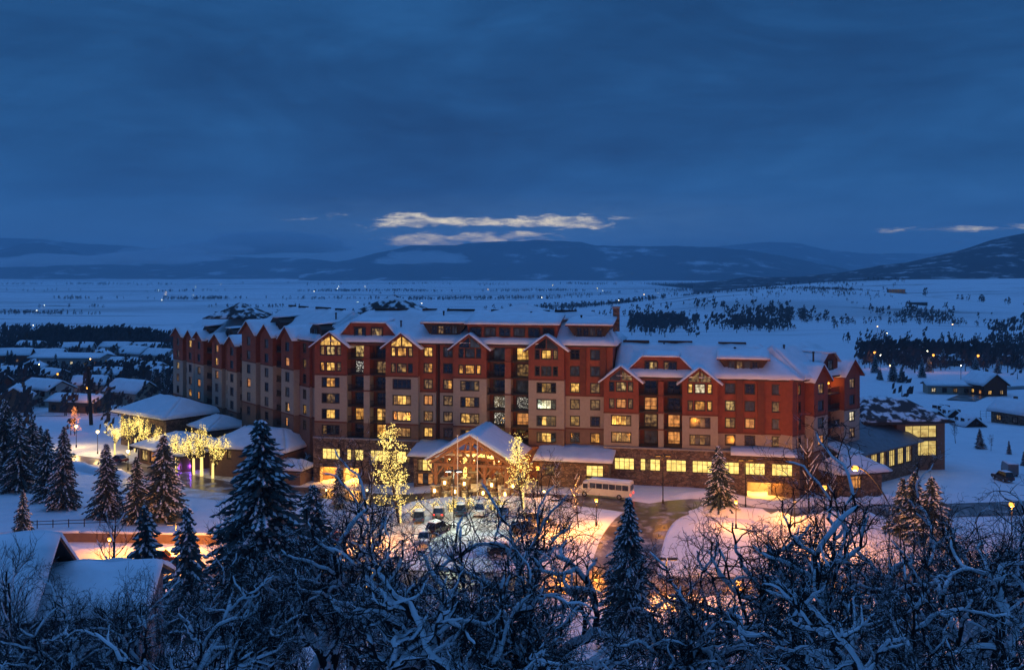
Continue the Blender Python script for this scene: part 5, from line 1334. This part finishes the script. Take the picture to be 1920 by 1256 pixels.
def bus(loc, rz):
    o = empty('shuttle_bus', loc, rz, 'white shuttle bus with dark windows stopped before the hotel', 'bus'); L_, Wd, H = 9.6, 1.25, 3.0
    def loft(name, secs, m, sm=False):
        mb = MB(); n = len(secs[0]); vs = [p for s in secs for p in s]
        fs = [tuple(range(n - 1, -1, -1)), tuple(range((len(secs) - 1) * n, len(secs) * n))]
        for j in range(len(secs) - 1): fs += [(j * n + i, j * n + (i + 1) % n, (j + 1) * n + (i + 1) % n, (j + 1) * n + i) for i in range(n)]
        mb.add(vs, fs); return mb.build(name, m, o)
    prof = [(-Wd, .45), (Wd, .45), (Wd + .02, 1.6), (Wd - .04, 2.75), (Wd - .28, H), (-Wd + .28, H), (-Wd + .04, 2.75), (-Wd - .02, 1.6)]
    loft('body', [[(x, y, z) for y, z in prof] for x in (-4.8, 2.6)], MT['paint_white'])
    nose = [(-Wd, .45), (Wd, .45), (Wd, 1.5), (Wd - .1, 2.5), (Wd - .35, 2.7), (-Wd + .35, 2.7), (-Wd + .1, 2.5), (-Wd, 1.5)]
    loft('cab', [[(2.62, y, z) for y, z in nose], [(3.6, y * .97, .45 + (z - .45) * .96) for y, z in nose], [(4.0, y * .9, .5 + (z - .45) * .55) for y, z in nose], [(4.7, y * .86, .5 + (z - .45) * .42) for y, z in nose]], MT['paint_white'])
    for sy in (-1, 1):
        for i in range(6):
            mb = MB(); x = -4.5 + i * 1.16; y = sy * (Wd + .0); mb.box(x, x + 1.04, min(y, y + sy * .05), max(y, y + sy * .05), 1.62, 2.5); mb.build('window', MT['dim' if i % 2 else 'glassdark'], o)
        mb = MB(); y = sy * (Wd - .04); mb.box(2.75, 3.55, min(y, y + sy * .06), max(y, y + sy * .06), 1.5, 2.3); mb.build('cab_window', MT['glassdark'], o)
        mb = MB(); mb.box(-4.88, -4.79, sy * 1.0 - .13, sy * 1.0 + .13, .8, 1.1); mb.build('taillight', MT['bulb_red'], o)
        mb = MB(); mb.box(4.66, 4.76, sy * .78 - .16, sy * .78 + .16, .85, 1.05); mb.build('headlight', MT['bulb_warm'], o)
        for x in (-2.9, 3.3):
            wb = MB(); wb.tube([Vector((x, sy * (Wd - .3), .45)), Vector((x, sy * (Wd + .04), .45))], [.46, .46], 16); wo = wb.build('wheel', MT['rubber'], o); rb = MB(); rb.tube([Vector((x, sy * (Wd + .042), .45)), Vector((x, sy * (Wd + .06), .45))], [.26, .22], 10); rb.build('rim', MT['chrome'], wo)
    mb = MB(); mb.box(-4.86, -4.801, -.9, .9, 1.6, 2.45); mb.build('rear_window', MT['glassdark'], o)
    mb = MB(); mb.box(3.62, 3.9, -.95, .95, 1.62, 2.3); mb.build('windscreen', MT['glassdark'], o)
    mb = MB(); mb.box(-4.6, 2.5, -Wd - .05, -Wd - .025, 1.1, 1.22); mb.build('stripe', MT['paint_red'], o)
    sn = MB(); sn.snow((-4.7, -.95, H), (2.5, -.95, H), (2.5, .95, H), (-4.7, .95, H), .1, 14, 4); sn.build('snow', MT['snow'], o, sm=True)
    mb = MB(); mb.box(2.45, 2.6, -Wd - .06, -Wd - .02, 2.55, 2.7); mb.build('marker_light', MT['bulb_red'], o)
g = gz(1134, 170.5); g.z += .1; bus(g, rad(158))
g = gz(1893, 196); o = empty('delivery_van', g, rad(80), 'dark boxy van parked at the foot of the snowfield', 'van')
mb = MB(); mb.box(-2.4, 1.4, -.95, .95, .4, 2.4); mb.prism([(1.401, .4), (2.4, .4), (2.4, 1.2), (1.9, 2.1), (1.401, 2.3)], -.93, .93); mb.build('body', MT['paint_grey'], o)
for x in (-1.5, 1.6):
    for sy in (-1, 1):
        wb = MB(); wb.tube([Vector((x, sy * .7, .36)), Vector((x, sy * .98, .36))], [.37, .37], 12); wb.build('wheel', MT['rubber'], o)
for sy in (-1, 1):
    mb = MB(); mb.box(1.45, 2.0, sy * .93 - .03, sy * .93 + .03, 1.3, 1.95); mb.build('window', MT['glassdark'], o)
sn = MB(); sn.snow((-2.4, -.95, 2.4), (1.4, -.95, 2.4), (1.4, .95, 2.4), (-2.4, .95, 2.4), .15, 8, 4); sn.build('snow', MT['snow'], o, sm=True)

# ------------------------------------------------------------------ houses
def house(name, loc, rz, w, d, h, pitch, wallm, label, lit='', group=None, cat='house', z0=-2.0, ov=.8, front=True, chim=True, big=False):
    o = empty(name, loc, rz, label, cat, group); hr = h + w / 2 * pitch
    mb = MB(); mb.prism([(-w / 2, z0), (w / 2, z0), (w / 2, h), (0, hr), (-w / 2, h)], -d / 2, d / 2); mb.build('wall', MT[wallm], o)
    rb = MB(); sb = MB(); e = w / 2 + ov; ze = hr - pitch * e
    for sg in (-1, 1):
        x = sg * e; poly = [(x, ze + .03), (0, hr + .03), (0, hr + .25), (x, ze + .25)]
        if sg > 0: poly = [(0, hr + .03), (x, ze + .03), (x, ze + .25), (0, hr + .25)]
        rb.prism(poly, -d / 2 - ov, d / 2 + ov)
    rb.build('roof', MT['darktrim'], o)
    y0, y1 = -d / 2 - ov - .05, d / 2 + ov + .05; nn = 16 if big else 8
    sb.snow((-e - .05, y1, ze + .24), (-e - .05, y0, ze + .24), (0, y0, hr + .26), (0, y1, hr + .26), .5, nn, 5, seed=loc[0]); sb.snow((e + .05, y0, ze + .24), (e + .05, y1, ze + .24), (0, y1, hr + .26), (0, y0, hr + .26), .5, nn, 5, seed=loc[1])
    sb.build('roof_snow', MT['snow'], o, sm=True)
    if chim:
        mb = MB(); mb.box(w * .18, w * .18 + .8, d * .1, d * .1 + .8, h, hr + 1.2); mb.build('chimney', MT['stone'], o)
    floors = max(1, int(h / 2.8)); k = 0
    for M_, span in ((Matrix.Translation((0, -d / 2, 0)), w), (Matrix.Translation((-w / 2, 0, 0)) @ Matrix.Rotation(rad(-90), 4, 'Z'), d), (Matrix.Translation((w / 2, 0, 0)) @ Matrix.Rotation(rad(90), 4, 'Z'), d)):
        n = max(2, int(span / 3.6))
        for f in range(floors):
            for i in range(n):
                s = lit[k % len(lit)] if lit else '.'; k += 1
                window(o, M_, -span / 2 + span * (i + .5) / n, -.16, 1.5 + f * 2.8, 1.3, 1.3, 2, s)
    return o
def vill(k):
    wm = VW[k % 4]; lt = k % 3
    return wm, 'small %s house with snowy roof and %s windows in the village' % (('tan', 'brown', 'dark red', 'grey')[k % 4], ('dark', 'a few warm lit', 'a few pale lit')[lt]), ('.,....', 'y...d.', '..w..,')[lt], '%s village houses' % ('tan', 'brown', 'dark red', 'grey')[k % 4]
def belt(k):
    wm = VW[k % 4]; lt = k % 2
    return wm, '%s snow-roofed house with %s windows in the wooded belt' % (('tan', 'brown', 'dark red', 'grey')[k % 4], ('dark', 'warm lit')[lt]), ('.,...', '..y..')[lt], 'houses in the wooded belt'
VW = ['tan', 'brown', 'reddark', 'concrete']; rv_ = random.Random(9)
mat('plaster', (.5, .44, .38), .85, .08, 2)
house('village_house', gz(88, 318), rad(60), 9, 14, 5.6, .5, 'plaster', 'pale plastered village house behind the orange street lamp', '..,...')
house('village_house', gz(30, 300), rad(20), 8, 10, 4.6, .7, 'brown', 'brown chalet with steep snowy gable beside the pale house', '..d...')
house('village_house', gz(248, 322), rad(62), 9, 14, 4.4, .65, 'tan', 'long village house with three warm porch lamps', 'ydy.yd')
house('village_house', gz(150, 300), rad(75), 8, 16, 3.4, .35, 'brown', 'low dark shed under snow beside the utility pole', '.')
house('hotel_block', gz(135, 470), rad(84), 14, 34, 6.4, .2, 'concrete', 'long flat-roofed block with scattered lit windows amid the village', '.,.dw.,.w..d', chim=False)
for k, (px, Y, w, d, h) in enumerate(((15, 385, 12, 20, 5.6), (60, 430, 11, 18, 5.6), (205, 395, 11, 16, 5.4), (235, 450, 12, 20, 5.6), (285, 420, 12, 16, 5.6), (310, 400, 10, 14, 5.4), (190, 520, 12, 20, 5.6), (255, 560, 14, 26, 5.6), (300, 540, 12, 20, 5.6), (90, 540, 12, 22, 5.6), (30, 530, 12, 22, 5.6), (140, 620, 14, 30, 5.6), (220, 640, 14, 26, 5.6), (60, 640, 12, 26, 5.6), (-25, 350, 12, 18, 5.6), (100, 390, 10, 15, 5.4), (170, 350, 10, 14, 5.2), (320, 480, 11, 16, 5.6), (280, 620, 12, 26, 5.6))):
    house('village_house', gz(px, Y), rad(rv_.choice([70, 80, 15, 100, 60])), w * .78, d * .72, h * .8, rv_.choice([.45, .55, .6]), *vill(k))
for k, (px, Y, w, d, h) in enumerate(((1700, 520, 8, 12, 3.2), (1775, 505, 8, 12, 3.2), (1830, 540, 8, 11, 3.2), (1900, 510, 8, 12, 3.2), (1665, 560, 8, 12, 3.4), (1870, 600, 9, 14, 3.6), (1740, 620, 9, 13, 3.4))):
    house('farm_house', gz(px, Y), rad(rv_.choice([70, 85, 20, 100])), w, d, h, .5, *belt(k))
house('ranch_house', gz(1846, 352), rad(10), 9, 12, 4.2, .75, 'reddark', 'dark red gabled ranch house with warm lit windows on the snowfield edge', 'yoy')
house('ranch_house', gz(1806, 356), rad(82), 7, 26, 3.0, .25, 'tan', 'long low ranch outbuilding beside the red gabled house', 'd.w.d.', chim=False)
for k, (px, Y, w) in enumerate(((1742, 278, 5.5), (1780, 285, 4.2), (1815, 262, 4.6), (1642, 300, 4), (1764, 296, 3), (1652, 318, 5))):
    house('snow_shed', gz(px, Y), rad((15, 5, 8, 70, 30, 60)[k]), w, w * 1.2, .6, .75, 'darktrim', 'little dark shed half buried in the snowfield', '', 'half-buried sheds on the snowfield', 'shed', chim=False)
house('stone_cottage', gz(1905, 268), rad(25), 7, 10, 3.4, .7, 'stone', 'stone cottage with a small lamp at the snowfield edge', ',.y')
o = house('lodge', gz(1680, 1480), rad(80), 12, 24, 5.6, .4, 'brown', 'brightly lit lodge on the brushy knoll', 'yyy')
o = house('stable', gz(1720, 1330), rad(85), 8, 24, 3, .4, 'darktrim', 'dark low stable with coloured lights below the knoll', '.', chim=False)
# near house on the slope
mat('nearwall', (.11, .13, .16), .8, .15, 2, .3, 6)
house('slope_house', Vector((-43.2, 72, 8.6)), rad(98), 9.4, 17, 9.9, .72, 'nearwall', 'blue-grey house with deep roof snow on the near slope', '.,', big=True, z0=-10, ov=1.2)
house('slope_cabin', Vector((-31.4, 76, 8.8)), rad(99), 9, 7, 8.3, .4, 'nearwall', 'lower snow-roofed annex beside the house on the near slope', '.', big=True, z0=-10, chim=False)
dk = empty('deck', (-28.5, 58, 13.5), rad(-14), 'snow-covered wooden deck with stair on the near slope', 'deck')
mb = MB(); mb.box(-4, 4, -2, 2, 1.2, 1.45); mb.build('deck_floor', MT['timber'], dk); sn = MB(); sn.snow((-4, -2, 1.45), (4, -2, 1.45), (4, 2, 1.45), (-4, 2, 1.45), .3, 10, 5); sn.build('snow', MT['snow'], dk, sm=True)
for i in range(7):
    mb = MB(); mb.box(4.1, 5.3, -1.6 + i * .34 - .15, -1.6 + i * .34 + .15, 1.2 - i * .19, 1.26 - i * .19); mb.build('stair_tread', MT['timber'], dk)
for x in (-3.8, 3.8):
    mb = MB(); mb.box(x - .1, x + .1, -1.9, -1.7, -2.5, 2.4); mb.build('post', MT['timber'], dk)
# tall timber bridge rail / fences
fn = empty('rail_fence', gz(40, 158), rad(8), 'thin dark rail fence on the snow left of the retaining wall', 'fence')
for i in range(8):
    mb = MB(); mb.box(i * 2.4 - .06, i * 2.4 + .06, -.06, .06, -.3, 1.3); mb.build('post', MT['bark'], fn)
for zz in (.6, 1.1):
    mb = MB(); mb.box(0, 16.8, -.03, .03, zz - .05, zz + .05); mb.build('rail', MT['bark'], fn)
fn = empty('wire_fence', gz(1838, 280), rad(12), 'tall thin wire fence on the snowfield beside the sheds', 'fence')
for i in range(9):
    mb = MB(); mb.tube([Vector((i * 1.9, 0, -.3)), Vector((i * 1.9, 0, 2.3))], [.05, .05], 5); mb.build('post', MT['metal'], fn)
for zz in (.7, 1.4, 2.2):
    mb = MB(); mb.box(0, 15.2, -.02, .02, zz - .02, zz + .02); mb.build('rail', MT['metal'], fn)

# ------------------------------------------------------------------ far woods and scrub (read as masses)
mat('scrub', (.055, .052, .055), .95, .3, .05)
def woods(name, label, areas, seed):
    rng = random.Random(seed); mb = MB(); fq = .0035 if name == 'treeline' else .011; lo_ = .02 if name == 'treeline' else -.15
    for px0, px1, Y0, Y1, n, h0, h1 in areas:
        for _ in range(n):
            Y = rng.gauss((Y0 + Y1) / 2, (Y1 - Y0) / 3.2); px = rng.uniform(px0, px1); x = xa(px, Y); z = ht(x, Y)
            if noise.noise(Vector((x * fq, Y * fq * .6, seed))) + .35 * noise.noise(Vector((x * .05, Y * .03, seed))) < rng.uniform(lo_, .32): continue
            h = rng.uniform(h0, h1); w = h * rng.uniform(.22, .4)
            mb.add([(x - .03 * h, Y, z - .3), (x + .03 * h, Y, z - .3), (x, Y, z + h * .5)], [(0, 1, 2)])
            for k in range(11):
                a = rng.uniform(0, 6.28); f = rng.random(); r = w * math.sqrt(rng.random()) * (1 - .55 * f); zc = z + h * (.22 + .68 * f)
                cx, cy = x + r * math.cos(a), Y + r * math.sin(a); q1 = h * rng.uniform(.05, .10); q2 = h * rng.uniform(.08, .2); b_ = rng.uniform(-1, 1)
                mb.v += [(cx - q1, cy - q1 * b_, zc - q2 * .5), (cx + q1 * .6, cy + q1 * b_, zc - q2 * .3), (cx + q1, cy + q1 * b_, zc + q2), (cx - q1 * .5, cy, zc + q2 * .6)]
                o_ = len(mb.v) - 4; mb.f.append((o_, o_ + 1, o_ + 2, o_ + 3)); mb.m.append(0)
    tag(mb.build(name, MT['scrub']), label, 'woods', kind='stuff')
woods('woodland', 'dark belt of bare trees between village and white fields', [(-60, 350, 640, 820, 1500, 8, 14), (-60, 120, 820, 940, 350, 8, 13), (-40, 335, 345, 640, 1700, 4, 9), (-60, 60, 300, 640, 300, 6, 11)], 1)
woods('woodland', 'bare wood belt beyond the snowfield and small road', [(1610, 1960, 470, 720, 1300, 6, 12), (1560, 1960, 700, 800, 260, 5, 9), (1625, 1960, 395, 440, 160, 3, 9)], 2)
woods('woodland', 'river trees behind the hotel ridge', [(1180, 1480, 960, 1230, 800, 9, 17), (1380, 1960, 1000, 1180, 300, 5, 10), (1850, 1960, 850, 1050, 90, 10, 18), (1480, 1800, 1130, 1250, 260, 8, 14)], 3)
woods('scrub', 'oak brush scattered over the knoll', [(1280, 1700, 1300, 1720, 3200, 2.2, 5), (1250, 1600, 1900, 2500, 350, 4, 9), (1730, 1960, 1500, 1600, 60, 6, 14), (1440, 1700, 2100, 2600, 350, 4, 9)], 4)
woods('treeline', 'thin rows of trees across the far valley fields', [(0, 1250, 1500, 1560, 800, 4, 9), (-50, 700, 1900, 1960, 700, 5, 10), (-50, 420, 1180, 1215, 260, 4, 8), (100, 1300, 2500, 2600, 900, 6, 11), (-50, 1300, 3600, 3800, 1300, 7, 12), (540, 1260, 1250, 1420, 90, 5, 12), (900, 1330, 1700, 2000, 260, 6, 12), (-50, 1300, 5200, 5600, 1400, 8, 15), (640, 1200, 2900, 3200, 700, 6, 11)], 5)
rl = random.Random(4)
for k in range(46):
    far = k % 2
    Y = rl.uniform(1300, 5200) if far else rl.uniform(380, 1000)
    px = rl.uniform(0, 1250) if far else (rl.uniform(0, 320) if k % 4 else rl.uniform(1620, 1910))
    g = gz(px, Y); o = empty('yard_lamp', g, 0, 'tiny yard lamp glowing far out in the valley', 'lamp', 'yard lamps in the valley')
    mb = MB(); mb.tube([Vector((0, 0, 0)), Vector((0, 0, 6))], [.12, .1], 5); mb.build('pole', MT['metal'], o)
    mb = MB(); s = .13 + Y * .00013; mb.ball((0, 0, 6.3), s, 0, 6, 4); mb.build('lamp_globe', MT['bulb_far' if rl.random() < .6 else 'bulb_faro'], o)
for px, y, Y in ((1750, 705, 455), (1834, 707, 450), (1640, 697, 480)):
    g = gz(px, Y); lamp('road_lamp', g, 8, 'orange road lamp beyond the snowfield', SOD, 700, 'globe', r=.55, group='road lamps beyond the snowfield')

# ------------------------------------------------------------------ the evening air
mb = MB(); mb.box(-24000, 24000, -120, 22500, -62, 640)
hz = mb.build('haze', []); tag(hz, kind='stuff')
m = bpy.data.materials.new('haze'); m.use_nodes = True; t = m.node_tree; t.nodes.clear()
pv_ = N(t, 'ShaderNodeVolumePrincipled'); pv_.inputs['Color'].default_value = (.62, .86, 1.0, 1); pv_.inputs['Density'].default_value = 8.0e-5; pv_.inputs['Anisotropy'].default_value = 0
om = N(t, 'ShaderNodeOutputMaterial'); t.links.new(pv_.outputs[0], om.inputs['Volume']); hz.data.materials.append(m)

# banks of evening mist lying against the far slopes
fm = bpy.data.materials.new('mist'); fm.use_nodes = True; t = fm.node_tree; t.nodes.clear()
pv2 = N(t, 'ShaderNodeVolumePrincipled'); pv2.inputs['Color'].default_value = (.92, .96, 1, 1); pv2.inputs['Density'].default_value = .0045
om = N(t, 'ShaderNodeOutputMaterial'); t.links.new(pv2.outputs[0], om.inputs['Volume'])
for px, y, Y, rx, ry, rzz, sd in ((800, 486, 7300, 330, 300, 62, 1), (745, 491, 7250, 190, 220, 36, 2), (120, 490, 8300, 620, 400, 62, 3), (300, 484, 8400, 560, 400, 85, 4), (500, 462, 12200, 900, 500, 190, 5), (20, 496, 8250, 420, 300, 40, 6), (390, 470, 9000, 420, 300, 70, 7)):
    mb = MB(); mb.ball((0, 0, 0), 1.0, 0, 40, 20)
    vs = []
    for x, yy, z in mb.v:
        q = 1 + .42 * noise.fractal(Vector((x * 1.6 + sd * 3, yy * 1.6, z * 1.2)), 1, 2, 4)
        vs.append((x * rx * q, yy * ry * q, z * rzz * q * (1.0 if z > 0 else .55)))
    mb.v = vs; p = at(px, y, Y); o = mb.build('mist_bank', [fm], sm=True); o.location = p; tag(o, kind='stuff')
